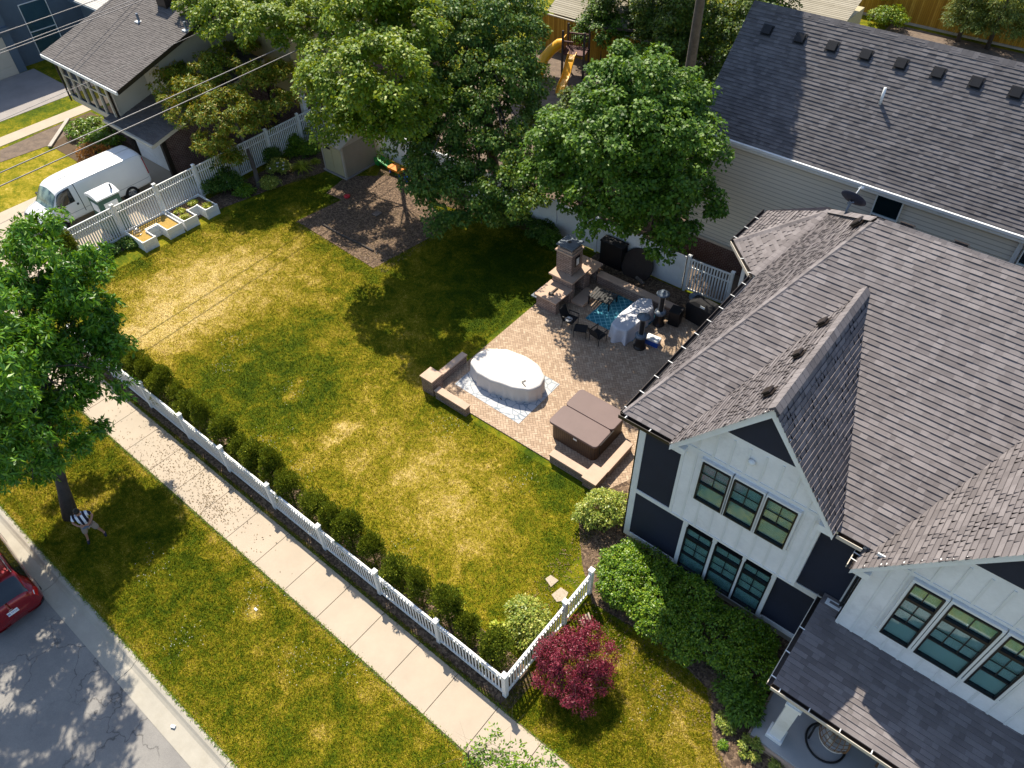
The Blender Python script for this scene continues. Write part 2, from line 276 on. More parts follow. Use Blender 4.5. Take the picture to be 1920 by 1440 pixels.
# ------------------------------------------------------------------ mesh helpers
class MB:
    def __init__(s, xf=None): s.v = []; s.f = []; s.mi = []; s.uv = {}; s.xf = xf
    def add(s, vs, fs, mi=0, uvs=None):
        o = len(s.v)
        if s.xf is not None: vs = [tuple(s.xf @ Vector(p)) for p in vs]
        s.v += [tuple(map(float, p)) for p in vs]
        for k, f in enumerate(fs):
            s.f.append(tuple(i+o for i in f)); s.mi.append(mi)
            if uvs: s.uv[len(s.f)-1] = uvs[k]
        return s
    def box(s, x0, x1, y0, y1, z0, z1, mi=0):
        return s.add([(x0, y0, z0), (x1, y0, z0), (x1, y1, z0), (x0, y1, z0), (x0, y0, z1), (x1, y0, z1), (x1, y1, z1), (x0, y1, z1)],
              [(0, 3, 2, 1), (4, 5, 6, 7), (0, 1, 5, 4), (1, 2, 6, 5), (2, 3, 7, 6), (3, 0, 4, 7)], mi)
    def bar(s, p, q, w, h, mi=0, up=(0, 0, 1)):
        "box beam from p to q, w wide and h tall"
        p = Vector(p); q = Vector(q); d = (q-p).normalized(); up = Vector(up)
        if abs(d.dot(up)) > .98: up = Vector((1, 0, 0))
        sd = d.cross(up).normalized()*w/2; u = sd.cross(d).normalized()*h/2
        vs = [a+b+c for a in (p, q) for b, c in ((-sd, -u), (sd, -u), (sd, u), (-sd, u))]
        return s.add(vs, [(0, 1, 2, 3), (7, 6, 5, 4), (0, 4, 5, 1), (1, 5, 6, 2), (2, 6, 7, 3), (3, 7, 4, 0)], mi)
    def tube(s, pts, rs, n=8, mi=0, cap=True):
        pts = [Vector(p) for p in pts]
        if not hasattr(rs, '__len__'): rs = [rs]*len(pts)
        vs = []; prev = None
        for i, p in enumerate(pts):
            a = pts[max(0, i-1)]; b = pts[min(len(pts)-1, i+1)]; d = (b-a).normalized()
            if prev is None: prev = d.orthogonal().normalized()
            e = (prev - d*prev.dot(d)).normalized(); prev = e; g = d.cross(e)
            vs += [p + (e*math.cos(2*math.pi*k/n) + g*math.sin(2*math.pi*k/n))*rs[i] for k in range(n)]
        fs = [(i*n+k, i*n+(k+1) % n, (i+1)*n+(k+1) % n, (i+1)*n+k) for i in range(len(pts)-1) for k in range(n)]
        if cap: fs += [tuple(range(n))[::-1], tuple(range((len(pts)-1)*n, len(pts)*n))]
        return s.add(vs, fs, mi)
    def cyl(s, c, r, z0, z1, n=20, mi=0, r2=None): return s.tube([(c[0], c[1], z0), (c[0], c[1], z1)], [r, r if r2 is None else r2], n, mi)
    def lathe(s, prof, c=(0, 0, 0), n=20, mi=0):
        "prof: list of (radius, z)"
        vs = [(c[0]+r*math.cos(2*math.pi*k/n), c[1]+r*math.sin(2*math.pi*k/n), c[2]+z) for r, z in prof for k in range(n)]
        fs = [(i*n+k, i*n+(k+1) % n, (i+1)*n+(k+1) % n, (i+1)*n+k) for i in range(len(prof)-1) for k in range(n)]
        return s.add(vs, fs, mi)
    def prism(s, poly, z0, z1, mi=0):
        n = len(poly); vs = [(x, y, z0) for x, y in poly]+[(x, y, z1) for x, y in poly]
        return s.add(vs, [tuple(range(n))[::-1], tuple(range(n, 2*n))]+[(i, (i+1) % n, n+(i+1) % n, n+i) for i in range(n)], mi)
    def slab(s, poly, t, mi=0):
        "planar 3D polygon thickened by vector t"
        n = len(poly); t = Vector(t); vs = [Vector(p) for p in poly]+[Vector(p)+t for p in poly]
        return s.add(vs, [tuple(range(n)), tuple(range(n, 2*n))[::-1]]+[((i+1) % n, i, n+i, n+(i+1) % n) for i in range(n)], mi)
    def laps(s, poly, row, thick, mi=0, u0=0., tabs=None):
        "convex planar polygon covered in overlapping rows (shingles, lap siding), lower edges proud by thick"
        P = [Vector(p) for p in poly]; n = Vector((0, 0, 0))
        for i in range(len(P)): n += (P[i]-P[0]).cross(P[(i+1) % len(P)]-P[0])
        n.normalize()
        U = Vector((0, 0, 1)).cross(n); U.normalize(); V = n.cross(U)
        if V.z < 0: V = -V
        o = P[0]; uv = [((p-o).dot(U), (p-o).dot(V)) for p in P]
        v0 = min(b for a, b in uv); v1 = max(b for a, b in uv)
        uv = [(a, b-v0) for a, b in uv]; k = 0; base = o+V*v0
        ug = o.dot(U)
        while k*row < v1-v0-1e-4:
            a = k*row; b = min((k+1)*row, v1-v0); st = clip(clip(uv, a, 1), b, -1)
            if tabs is None: tabs = TABS if row in (ROW, .13) else 0
            pieces = [(st, 0.)]
            if tabs and len(st) >= 3:
                r_ = random.Random(int(k*7919+abs(ug)*131)); ua = min(p[0] for p in st); ub = max(p[0] for p in st); pieces = []; x_ = ua-r_.random()*tabs; hi = False
                while x_ < ub:
                    x2 = x_+tabs*r_.uniform(.45, 1.35); sw = [(p[1], p[0]) for p in st]; sw = clip(clip(sw, x_, 1), x2, -1); hi = r_.random() < .5
                    if len(sw) >= 3: pieces.append(([(p[1], p[0]) for p in sw], r_.uniform(.004, .009) if hi else 0.))
                    x_ = x2
            for st, ex in pieces:
              if len(st) >= 3:
                q = [base+U*p[0]+V*p[1]+n*((thick+ex)*(1-(p[1]-a)/row)+.004+ex*.3) for p in st]
                s.add(q, [tuple(range(len(q)))], mi, [[(p[0]+ug, p[1]*.9999+1e-3) for p in st]])
                low = [p for p in st if p[1] < a+1e-4]
                if len(low) >= 2:
                    l = min(low); h = max(low); A = base+U*l[0]+V*a; B = base+U*h[0]+V*a; tt = thick+ex*1.3+.004
                    s.add([A+n*tt, B+n*tt, B, A], [(0, 3, 2, 1)], mi, [[(0, a+.001)]*4])
                    if ex:
                        A2 = A+V*(row*.9); s.add([A+n*tt, A, A2, A2+n*(.006+ex*.3)], [(0, 1, 2, 3)], mi, [[(0, a)]*4])
                        B2 = B+V*(row*.9); s.add([B+n*tt, B, B2, B2+n*(.006+ex*.3)], [(0, 3, 2, 1)], mi, [[(0, a)]*4])
            k += 1
        return s
    def build(s, name, mats, parent=None, world=False, smooth=False, bevel=0, label=None, seg=2):
        off = Vector((0, 0, 0))
        if world and parent is not None: off = Vector(parent.matrix_local.translation); 
        me = bpy.data.meshes.new(name)
        me.from_pydata([tuple(Vector(p)-off) for p in s.v], [], s.f)
        if not isinstance(mats, (list, tuple)): mats = [mats]
        for m in mats: me.materials.append(m if not isinstance(m, str) else MT[m])
        me.polygons.foreach_set('material_index', s.mi)
        if smooth: me.polygons.foreach_set('use_smooth', [True]*len(s.f))
        uvl = me.uv_layers.new(name='UVMap'); Z = Vector((0, 0, 1)); data = []
        for i, p in enumerate(me.polygons):
            if i in s.uv and s.uv[i] is not None: 
                for a in s.uv[i]: data += [a[0], a[1]]
                continue
            n = p.normal
            if abs(n.z) > .9: U, V = Vector((1, 0, 0)), Vector((0, 1, 0))
            else: U = Z.cross(n).normalized(); V = n.cross(U)
            for vi in p.vertices: c = s.v[vi]; data += [U[0]*c[0]+U[1]*c[1]+U[2]*c[2], V[0]*c[0]+V[1]*c[1]+V[2]*c[2]]
        uvl.data.foreach_set('uv', data)
        me.validate(clean_customdata=False)
        o = bpy.data.objects.new(name, me); COL.objects.link(o)
        if parent is not None: o.parent = parent
        if bevel:
            b = o.modifiers.new('bevel', 'BEVEL'); b.width = bevel; b.segments = seg; b.limit_method = 'ANGLE'; b.angle_limit = R_(35)
        if smooth and bevel: pass
        if label: o['label'] = label
        return o
def clip(poly, c, sgn):
    out = []
    for i in range(len(poly)):
        a = poly[i]; b = poly[(i+1) % len(poly)]; da = (a[1]-c)*sgn; db = (b[1]-c)*sgn
        if da >= 0: out.append(a)
        if (da > 0 and db < 0) or (da < 0 and db > 0):
            t = da/(da-db); out.append((a[0]+(b[0]-a[0])*t, c))
    return out
def tag(o, label=None, cat=None, group=None, kind=None):
    if label: o['label'] = label
    if cat: o['category'] = cat
    if group: o['group'] = group
    if kind: o['kind'] = kind
    return o
def thing(name, label, cat, loc=(0, 0, 0), rz=0, group=None):
    o = bpy.data.objects.new(name, None); COL.objects.link(o); o.empty_display_size = .3
    o.location = loc; o.rotation_euler = (0, 0, rz); bpy.context.view_layer.update()
    return tag(o, label, cat, group)
def copy_tree(o, label=None, loc=None, rz=None, scale=None, parent=None):
    c = o.copy(); COL.objects.link(c)
    if parent is not None: c.parent = parent
    if loc is not None: c.location = loc
    if rz is not None: c.rotation_euler = (0, 0, rz)
    if scale is not None: c.scale = scale
    if label: c['label'] = label
    for ch in list(o.children): copy_tree(ch, parent=c)
    return c
def npmesh(name, verts, faces4, mat, parent=None, attrs=None, kind=None):
    "fast mesh from numpy arrays; faces4 is (n, k)"
    me = bpy.data.meshes.new(name); nv = len(verts); nf, k = faces4.shape
    me.vertices.add(nv); me.vertices.foreach_set('co', np.ascontiguousarray(verts, dtype=np.float32).ravel())
    me.loops.add(nf*k); me.loops.foreach_set('vertex_index', faces4.astype(np.int32).ravel())
    me.polygons.add(nf); me.polygons.foreach_set('loop_start', np.arange(0, nf*k, k, dtype=np.int32))
    try: me.polygons.foreach_set('loop_total', np.full(nf, k, dtype=np.int32))
    except Exception: pass
    me.update(calc_edges=True)
    for nm, arr in (attrs or {}).items():
        a = me.attributes.new(nm, 'FLOAT', 'POINT'); a.data.foreach_set('value', arr.astype(np.float32))
    me.materials.append(MT[mat] if isinstance(mat, str) else mat)
    o = bpy.data.objects.new(name, me); COL.objects.link(o)
    if parent is not None: o.parent = parent
    if kind: o['kind'] = kind
    return o
def unit(a): return a/np.maximum(np.linalg.norm(a, axis=-1, keepdims=True), 1e-9)
def leaves(pos, nrm, tip, L, W, fold=.18):
    "one folded quad per leaf"
    n = len(pos); side = unit(np.cross(nrm, tip)); L = np.broadcast_to(np.asarray(L, float).reshape(-1, 1), (n, 1)); W = np.broadcast_to(np.asarray(W, float).reshape(-1, 1), (n, 1))
    mid = pos+tip*L*.45
    v = np.stack([pos, mid+side*W/2+nrm*W*fold, pos+tip*L, mid-side*W/2+nrm*W*fold], 1).reshape(-1, 3)
    return v, np.arange(4*n).reshape(n, 4)
def crown(name, mat, parent, blobs, n, L=.17, W=.13, K=None, rc=(.35, .65), droop=.15, seed=1, sprig=0, inner=.12, updown=-.35, flat=.75):
    "foliage: leaf clusters spread over and inside ellipsoids (cx,cy,cz,rx,ry,rz), in the parent's own space"
    rs = np.random.RandomState(seed); K = K or max(8, n//90)
    B = np.array(blobs, float); vol = (B[:, 3]*B[:, 4]*B[:, 5])**(2/3.); bi = rs.choice(len(B), K, p=vol/vol.sum()); b = B[bi]
    d = unit(rs.normal(size=(K*3, 3))); d = d[d[:, 2] > updown][:K]
    while len(d) < K: d = np.vstack([d, d])[:K]
    fr = np.where(rs.rand(K) < inner, rs.uniform(.2, .7, K), rs.uniform(.72, 1.04, K))
    cc = b[:, :3]+d*b[:, 3:6]*fr[:, None]
    ci = np.repeat(np.arange(K), max(1, n//K)); m = len(ci); r = rs.uniform(rc[0], rc[1], K)[ci]
    e = unit(rs.normal(size=(m, 3))); e[:, 2] = np.where(rs.rand(m) < .7, np.abs(e[:, 2]), e[:, 2])
    p = cc[ci]+e*(r*rs.uniform(.35, 1., m)**.5)[:, None]*np.array([1, 1, flat])
    out = unit(.8*e+.5*d[ci]+.35*rs.normal(size=(m, 3)))
    nr = unit(.55*out+np.array([0, 0, .75])+.45*rs.normal(size=(m, 3)))
    tip = out-nr*np.sum(out*nr, 1, keepdims=True); tip = unit(tip+np.array([0, 0, -droop]))
    if sprig:
        q = np.repeat(np.arange(m), sprig); M = len(q); a = rs.uniform(0, 2*np.pi, M); nq = nr[q]; t1 = tip[q]; t2 = np.cross(nq, t1)
        dr = unit(t1*np.cos(a)[:, None]+t2*np.sin(a)[:, None]+nq*.15+np.array([0, 0, -droop])+.15*rs.normal(size=(M, 3)))
        nn = unit(nq+.4*rs.normal(size=(M, 3))); nn = unit(nn-dr*np.sum(nn*dr, 1, keepdims=True))
        v, f = leaves(p[q]+dr*.03, nn, dr, L*rs.uniform(.7, 1.2, M), W*rs.uniform(.8, 1.2, M))
    else:
        v, f = leaves(p, nr, tip, L*rs.uniform(.7, 1.25, m), W*rs.uniform(.75, 1.25, m))
    return npmesh(name, v, f, mat, parent)
def limbs(mb, base, r0, path, targets, seed=0, n=9):
    "tapered trunk along path then limbs from it to targets"
    rs = random.Random(seed); pts = [base]+path; k = len(pts)
    rad = [r0*1.25]+[r0*(1-.55*i/(k-1)) for i in range(1, k)]
    mb.tube(pts, rad, n)
    for t in targets:
        i = rs.randint(max(1, k-2), k-1); s = Vector(pts[i]); e = Vector(t); m1 = s.lerp(e, .35)+Vector((rs.uniform(-.2, .2), rs.uniform(-.2, .2), .25)); m2 = s.lerp(e, .7)+Vector((rs.uniform(-.2, .2), rs.uniform(-.2, .2), .15))
        rr = rad[i]*.42; mb.tube([s, m1, m2, e], [rr, rr*.7, rr*.45, rr*.15], 6)
        for q in range(2):
            t2 = m2+Vector((rs.uniform(-1, 1), rs.uniform(-1, 1), rs.uniform(.2, .9)))*.9
            mb.tube([m1.lerp(m2, .6), t2], [rr*.35, rr*.08], 5)
ORD = ['first', 'second', 'third', 'fourth', 'fifth', 'sixth', 'seventh', 'eighth', 'ninth', 'tenth', 'eleventh', 'twelfth', 'thirteenth', 'fourteenth', 'fifteenth', 'sixteenth', 'seventeenth', 'eighteenth', 'nineteenth', 'twentieth', 'twenty-first', 'twenty-second', 'twenty-third', 'twenty-fourth', 'twenty-fifth']
def text_mesh(name, body, size, mat, parent, mw, ext=.002):
    cu = bpy.data.curves.new(name, 'FONT'); cu.body = body; cu.size = size; cu.extrude = ext; cu.align_x = 'CENTER'; cu.align_y = 'CENTER'
    t = bpy.data.objects.new(name, cu); COL.objects.link(t); bpy.context.view_layer.update()
    me = bpy.data.meshes.new_from_object(t.evaluated_get(bpy.context.evaluated_depsgraph_get()))
    bpy.data.objects.remove(t); me.transform(mw); me.materials.clear(); me.materials.append(MT[mat])
    o = bpy.data.objects.new(name, me); COL.objects.link(o); o.parent = parent; return o
# ================================================================== SETTING
BL = [(300, 560, 3.6, 0.20), (420, 520, 3., 0.20), (500, 480, 2.4, 0.20), (260, 640, 2.2, 0.28), (370, 600, 2.4, 0.25), (560, 540, 2.2, 0.16), (330, 500, 2.2, 0.15),
      (450, 690, 2.4, -.16), (560, 740, 2., -.14), (340, 690, 1.2, 0.07), (700, 800, 2., 0.16), (760, 890, 2.2, 0.16), (880, 860, 2.4, 0.14), (820, 970, 2., 0.17), (900, 1010, 2., 0.14), (740, 700, 1.8, 0.14),
      (600, 850, 1.5, 0.12), (560, 900, 1.5, 0.09), (700, 620, 2., 0.06), (930, 560, 2.5, -.26), (960, 480, 2.2, -.3), (1000, 840, .8, -.3), (1060, 900, .9, -.22), (900, 800, .7, -.22), (850, 760, .7, -.2), (1040, 1010, 1., -.12),
      (200, 480, 1.6, -.3), (270, 500, .9, -.2), (470, 380, 2.2, -.12), (620, 350, 1.5, -.24), (300, 1180, 1.5, -.05), (430, 1250, 1.6, 0.05), (560, 1300, 1.4, 0.07), (470, 1140, .5, 0.14), (640, 1380, 1.5, 0.06),
      (90, 920, 1.6, 0.15), (160, 940, .9, 0.15), (1250, 1350, 1.3, 0.14), (1180, 1280, .8, 0.09), (1150, 1180, .6, -.1), (1290, 1400, 1., 0.16), (1130, 1130, .6, -.14), (60, 310, 2., 0.18), (30, 370, 2., 0.15), (200, 300, 2., 0.17), (60, 200, 2., -.2), (545, 745, .3, .5), (562, 715, .25, .45), (520, 712, .25, .4), (462, 672, .2, .5), (640, 800, .3, .4), (620, 830, .2, .4), (470, 1152, .22, .6), (600, 1375, .3, .35), (540, 1230, .25, .35), (400, 1010, .2, .4), (340, 970, .2, .4), (1170, 1240, .35, .35), (1190, 1215, .25, .4), (1225, 1190, .2, .4), (680, 1300, .25, .35), (1000, 1380, .7, 0.04)]
BL = [(G(a, b)[0], G(a, b)[1], r, v) for a, b, r, v in BL]
def dryness(x, y):
    d = np.full(np.shape(x), .36)
    d = d - .03*(y < -1.9)
    for bx, by, r, v in BL: d = d + v*np.exp(-(((x-bx)**2+(y-by)**2)/(r*r)))
    d = d+.28*np.exp(-((y+2.02)/.13)**2)+.22*np.exp(-((y+6.0)/.12)**2)
    d = d+.03*np.sin(x*1.1+y*.4)*np.sin(y*.9-x*.3)
    return d
def spaced(lo, a, b, hi, st): return np.concatenate([np.linspace(lo, a, 9)[:-1], np.arange(a, b, st), np.linspace(b, hi, 9)])
xs = spaced(-160, -55, 14, 120, .35); ys = np.concatenate([np.arange(-6.12, 22, .35), np.linspace(22, 180, 14)])
XX, YY = np.meshgrid(xs, ys); nx, ny = len(xs), len(ys)
idx = np.arange(nx*ny).reshape(ny, nx)
F4 = np.stack([idx[:-1, :-1], idx[:-1, 1:], idx[1:, 1:], idx[1:, :-1]], -1).reshape(-1, 4)
lawn = npmesh('lawn', np.stack([XX, YY, XX*0], -1).reshape(-1, 3), F4, 'lawn', attrs={'dry': dryness(XX.ravel(), YY.ravel())}, kind='structure')
def sheet(name, poly, z, m, t=.0):
    mb = MB()
    if t: mb.prism(poly, z-t, z)
    else: mb.add([(x, y, z) for x, y in poly], [tuple(range(len(poly)))])
    return tag(mb.build(name, m), kind='structure')
sheet('far_verge', [(-160, -90), (120, -90), (120, -15.6), (-160, -15.6)], -.02, 'lawn')
sheet('road', [(-160, -15.6), (120, -15.6), (120, -6.90), (-160, -6.90)], -.125, 'asphalt')
mb = MB()
x = -60.
prof = [(-6.10, .012), (-6.2, .012), (-6.27, -.005), (-6.34, -.06), (-6.42, -.10), (-6.62, -.112), (-6.92, -.114), (-6.92, -.4), (-6.10, -.4)]
while x < 40:                                            # rolled kerb and gutter cast in lengths
    L = 4.6; n = len(prof); mb.add([(q, y, z) for q in (x+.008, x+L-.008) for y, z in prof], [tuple(range(n)), tuple(range(n, 2*n))[::-1]]+[(i, n+i, n+(i+1) % n, (i+1) % n) for i in range(n)]); x += L
tag(mb.build('kerb', 'curb'), kind='structure')
mb = MB(); k = -38
while k < 24:
    x = -9.3+1.56*k; mb.box(x+.009, x+1.551, -1.88, -.38, -.05, .035); k += 1
tag(mb.build('sidewalk', 'concrete', bevel=.006), kind='structure')
sheet('soil_strip', [(-60, -1.93), (24, -1.93), (24, -.33), (-60, -.33)], .006, 'dirt')
sheet('fence_bed', [(-23.6, -.33), (.35, -.33), (.42, 1.0), (-1.0, 1.15), (-6, 1.12), (-12, 1.05), (-23.6, 1.05)], .008, 'mulch')
sheet('patio', [(-10.05, 7.62), (-.35, 7.72), (-.35, 18.2), (-10.15, 18.2), (-10.1, 13.6)], .05, 'paver', .08)
g2 = lambda *P: [tuple(G(a, b)[:2]) for a, b in P]
sheet('mulch_play_area', g2((556, 415), (700, 503), (845, 425), (760, 330), (650, 330), (612, 362), (640, 375)), .012, 'mulch')
sheet('mulch_under_trees', g2((700, 345), (1010, 440), (1100, 470), (1010, 400), (720, 300)), .010, 'mulch')
sheet('fence_planting_bed', [(-29.5, 2.2), (-28.9, 3.4), (-28.9, 5.6), (-28.2, 10.2), (-27.6, 13.), (-26.9, 15.2), (-26.6, 16.4), (-26.9, 19.2), (-29.5, 19.2)], .009, 'mulch')
sheet('front_bed', g2((1085, 960), (1086, 1000), (1092, 1060), (1110, 1130), (1250, 1215), (1325, 1290), (1332, 1330), (1336, 1400), (1380, 1500), (1560, 1560), (1800, 1440), (1500, 1200), (1260, 1040), (1180, 985), (1140, 930)), .010, 'mulch')
sheet('patio_side_bed', [(-1.9, 7.65), (-.3, 7.65), (-.3, 9.3), (-1.2, 9.2)], .056, 'mulch')
sheet('back_bed', [(-10.1, 17.78), (-3.2, 17.7), (-3.2, 19.3), (-10.1, 19.3)], .056, 'mulch', .06)
sheet('side_driveway', [(-37.3, -6.1), (-30.3, -6.1), (-30.3, 10.9), (-37.3, 10.9)], .022, 'concrete', .03)
sheet('neighbour_driveway', [(-53.7, -6.1), (-47.65, -6.1), (-47.65, 13.), (-53.7, 13.)], .022, 'drive', .03)
sheet('garden_walk', [(-45.6, -1.), (-44.45, -1.), (-44.5, 12.3), (-45.6, 12.3)], .024, 'concrete', .03)
sheet('bare_strip', g2((0, 282), (130, 226), (150, 236), (100, 270), (0, 305)), .016, 'dirt')
sheet('painted_shade_ground', [(-28, 19.6), (-7.2, 19.6), (-7.2, 29), (-28, 29.5)], .008, 'dirt')  # dark sheet standing in for the dense shade under the trees
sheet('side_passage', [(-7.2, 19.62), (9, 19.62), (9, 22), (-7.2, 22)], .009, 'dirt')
sheet('playground_dirt', [(-28, 29.5), (-17, 29.5), (-15, 44), (-28, 37)], .012, 'dirt')
sheet('back_clearing', [(-9, 50), (1, 50), (1, 56), (-9, 56)], .012, 'dirt')
sheet('dark_garden_bed', [(-44.3, 8.2), (-37.4, 8.2), (-37.4, 12), (-44.3, 12)], .012, 'soil')
# ================================================================== WINDOWS
def window(par, x0, z0, w, h, y, lites, origin=(0, 0, 0), rz=0, frame='black', name='window', transom=0, blind=True, depth=.1):
    "window in a wall facing -y (before rz); (x0, z0) lower left corner; parts: glass, blind"
    xf = Matrix.Translation(Vector(origin)) @ Matrix.Rotation(rz, 4, 'Z'); f = .042; b = MB(xf)
    b.box(x0, x0+f, y-.03, y+depth, z0, z0+h); b.box(x0+w-f, x0+w, y-.03, y+depth, z0, z0+h)
    b.box(x0+f, x0+w-f, y-.03, y+depth, z0, z0+f*1.5); b.box(x0+f, x0+w-f, y-.03, y+depth, z0+h-f, z0+h)
    top = z0+h-f
    if transom:
        t = z0+h-transom; b.box(x0+f, x0+w-f, y-.035, y+depth-.01, t-.05, t+.05)
        b.box(x0+w/2-.012, x0+w/2+.012, y+.01, y+.03, t+.05, top); top = t-.05
    mid = z0+(top-z0)*.47
    b.box(x0+f, x0+w-f, y-.01, y+depth-.02, mid-.025, mid+.025)
    nc, nr = lites
    for i in range(1, nc): xx = x0+w*i/nc; b.box(xx-.012, xx+.012, y+.005, y+.03, mid+.025, top)
    for i in range(1, nr): zz = mid+(top-mid)*i/nr; b.box(x0+f, x0+w-f, y+.007, y+.028, zz-.012, zz+.012)
    o = b.build(name, frame, par, world=True)
    for c in (MB(xf).box(x0+f*.8, x0+w-f*.8, y+.031, y+.037, z0+f, z0+h-f*.8).build('glass', 'glass', o), ): c.matrix_parent_inverse.identity(); c.location = -o.parent.location*0
    fix_child(o, 'glass', MB(xf).box(x0+f*.8, x0+w-f*.8, y+.031, y+.037, z0+f, z0+h-f*.8), 'glass', par)
    if blind: fix_child(o, 'blind', MB(xf).box(x0+f, x0+w-f, y+.075, y+.085, z0+f, z0+h-f), 'blind', par)
    else: fix_child(o, 'interior', MB(xf).box(x0+f, x0+w-f, y+.085, y+.09, z0+f, z0+h-f), 'room', par)
    return o
def fix_child(o, name, mb, mat, par):
    for c in list(o.children):
        if c.name.split('.')[0] == name: bpy.data.objects.remove(c)
    off = Vector(par.matrix_local.translation); mb.v = [tuple(Vector(p)-off) for p in mb.v]
    return mb.build(name, mat, o)
# ================================================================== MAIN HOUSE
H = thing('farmhouse', 'large navy and white house with taupe shingled roofs at the right of the photo', 'house', (-.25, 6.6, 0))
W = lambda mb, name, m, **k: mb.build(name, m, H, world=True, **k)
ROOFP = (-.55, 6.28)     # front eave line
EZ = 6.35
# walls
b = MB(); b.box(-.22, 14, 6.6, 17.5, .38, 6.15); W(b, 'wall', 'navy')
b = MB(); b.box(-.18, 14, 6.66, 17.4, -.1, .38); W(b, 'foundation', 'curb')
b = MB()
b.box(-.26, -.06, 6.57, 6.66, .38, 6.15); b.box(-.26, 1.75, 6.572, 6.64, 2.82, 3.0); b.box(5.0, 6.5, 6.572, 6.64, 2.84, 3.08); b.box(-.26, 6.5, 6.572, 6.64, .40, .62)
b.box(-.262, -.2, 6.66, 6.76, .38, 6.15); b.box(6.28, 6.42, 6.57, 6.64, 3.3, 6.15)
W(b, 'corner_trim', 'white_trim')
b = MB(); b.box(1.66, 1.815, 6.48, 6.62, .62, 3.2); b.box(2.645, 2.775, 6.48, 6.62, .62, 3.2); b.box(3.605, 3.705, 6.48, 6.62, .62, 3.2); b.box(4.505, 4.64, 6.48, 6.62, .62, 3.2); b.box(1.6, 4.7, 6.5, 6.62, .50, .62)
W(b, 'window_surround', 'white_trim')
for xx in (1.80, 2.76, 3.69): window(H, xx, .62, .86 if xx < 3.6 else .83, 2.18, 6.50, (2, 2), transom=.5)
# front gables: shape of each board-and-batten wall
def gable(xc, hw, zb, ze, zp, y, yb, xl, xr, wins, tri, bands, battens, name='gable_wall'):
    sl = (zp-ze)/hw
    zt = lambda x: zp-.12-abs(x-xc)*sl
    b = MB(); pts = [(xl, y, zb), (xr, y, zb), (xr, y, zt(xr)), (xc, y, zt(xc)), (xl, y, zt(xl))]
    b.slab(pts, (0, yb-y, 0))
    W(b, name, 'white_batten')
    b = MB()
    for x in battens:
        segs = [(zb+.02, zt(x)-.1)]
        for (wx0, wx1, wz0, wz1) in wins+[(xc-(zt(xc)-tri)/sl, xc+(zt(xc)-tri)/sl, tri-.1, 99)]:
            ns = []
            for a, c in segs:
                if wx0-.12 < x < wx1+.12:
                    if a < wz0-.1: ns.append((a, min(c, wz0-.1)))
                    if c > wz1+.1: ns.append((max(a, wz1+.1), c))
                else: ns.append((a, c))
            segs = ns
        for a, c in segs:
            if c-a > .1: b.box(x-.03, x+.03, y-.02, y+.01, a, c)
    for z0, z1, x0, x1 in bands: b.box(x0, x1, y-.024, y+.01, z0, z1)
    for (wx0, wx1, wz0, wz1) in wins:
        b.box(wx0-.06, wx0+.008, y-.115, y+.01, wz0-.02, wz1+.02); b.box(wx1-.008, wx1+.06, y-.115, y+.01, wz0-.02, wz1+.02); b.box(wx0-.06, wx1+.06, y-.10, y+.01, wz1+.02, wz1+.09)
    W(b, 'batten', 'white_trim')
    b = MB(); hw2 = (zt(xc)-tri)/sl-.12; b.slab([(xc-hw2, y-.045, tri), (xc+hw2, y-.045, tri), (xc, y-.045, tri+hw2*sl)], (0, .04, 0)); W(b, 'gable_panel', 'navy')
    # rake boards
    b = MB(); yo = y-.26
    for sgn in (-1, 1):
        e = (xc+sgn*hw, ze); p = (xc, zp); dx, dz = p[0]-e[0], p[1]-e[1]; L = math.hypot(dx, dz); nx, nz = -dz/L*sgn*-1, dx/L*sgn*-1
        wv = .24; o1 = (e[0], e[1]-.02); 
        q = [(e[0], yo, e[1]-.05), (p[0], yo, p[1]-.05), (p[0], yo, p[1]-.05-wv*1.35), (e[0]-sgn*.0, yo, e[1]-.05-wv*1.1)]
        b.slab(q if sgn > 0 else q[::-1], (0, .05, 0))
        soff = [(e[0], yo+.05, e[1]-.2), (p[0], yo+.05, p[1]-.2), (p[0], y, p[1]-.2), (e[0], y, e[1]-.2)]
        b.slab(soff, (0, 0, .03))
        # eave return box
        xa, xb = sorted((e[0], e[0]-sgn*.42)); b.box(xa, xb, yo+.052, y+.2, e[1]-.30, e[1]-.07)
    W(b, 'rake_board', 'white')
    return sl
w1 = [(1.86, 2.68, 4.66, 6.27), (2.77, 3.59, 4.66, 6.27), (3.69, 4.51, 4.66, 6.27)]
GX, GHW, GZE, GZP = 3.18, 2.26, 6.52, 9.46
SL = gable(GX, GHW, 3.28, GZE, GZP, 6.3, 6.62, 1.20, 5.13, w1, 7.72, [(6.44, 6.54, 1.2, 5.1), (4.48, 4.60, 1.75, 4.62), (3.28, 3.36, 1.2, 5.13), (3.36, 6.4, 1.2, 1.29), (3.36, 6.1, 5.04, 5.13)],
           [1.62, 2.05, 2.48, 2.91, 3.34, 3.77, 4.2, 4.63, 4.9])
for a, c, e, f in w1: window(H, a, e, c-a, f-e, 6.20, (2, 2))
w2 = [(7.36, 8.05, 4.12, 6.50), (8.19, 9.22, 4.12, 6.50), (9.37, 10.06, 4.12, 6.50)]
G2X, G2HW, G2E, G2P = 8.71, 2.6, 6.12, 9.5
gable(G2X, G2HW, 3.1, G2E, G2P, 6.0, 6.62, 6.42, 11.0, w2, 7.98, [(6.62, 6.72, 6.42, 11), (3.94, 4.06, 7.2, 10.2)], [6.48, 6.85, 7.2, 7.62, 8.05, 8.48, 8.91, 9.34, 9.77, 10.2, 10.6])
for i, (a, c, e, f) in enumerate(w2): window(H, a, e, c-a, f-e, 5.90, (3 if i == 1 else 2, 2), transom=.62)
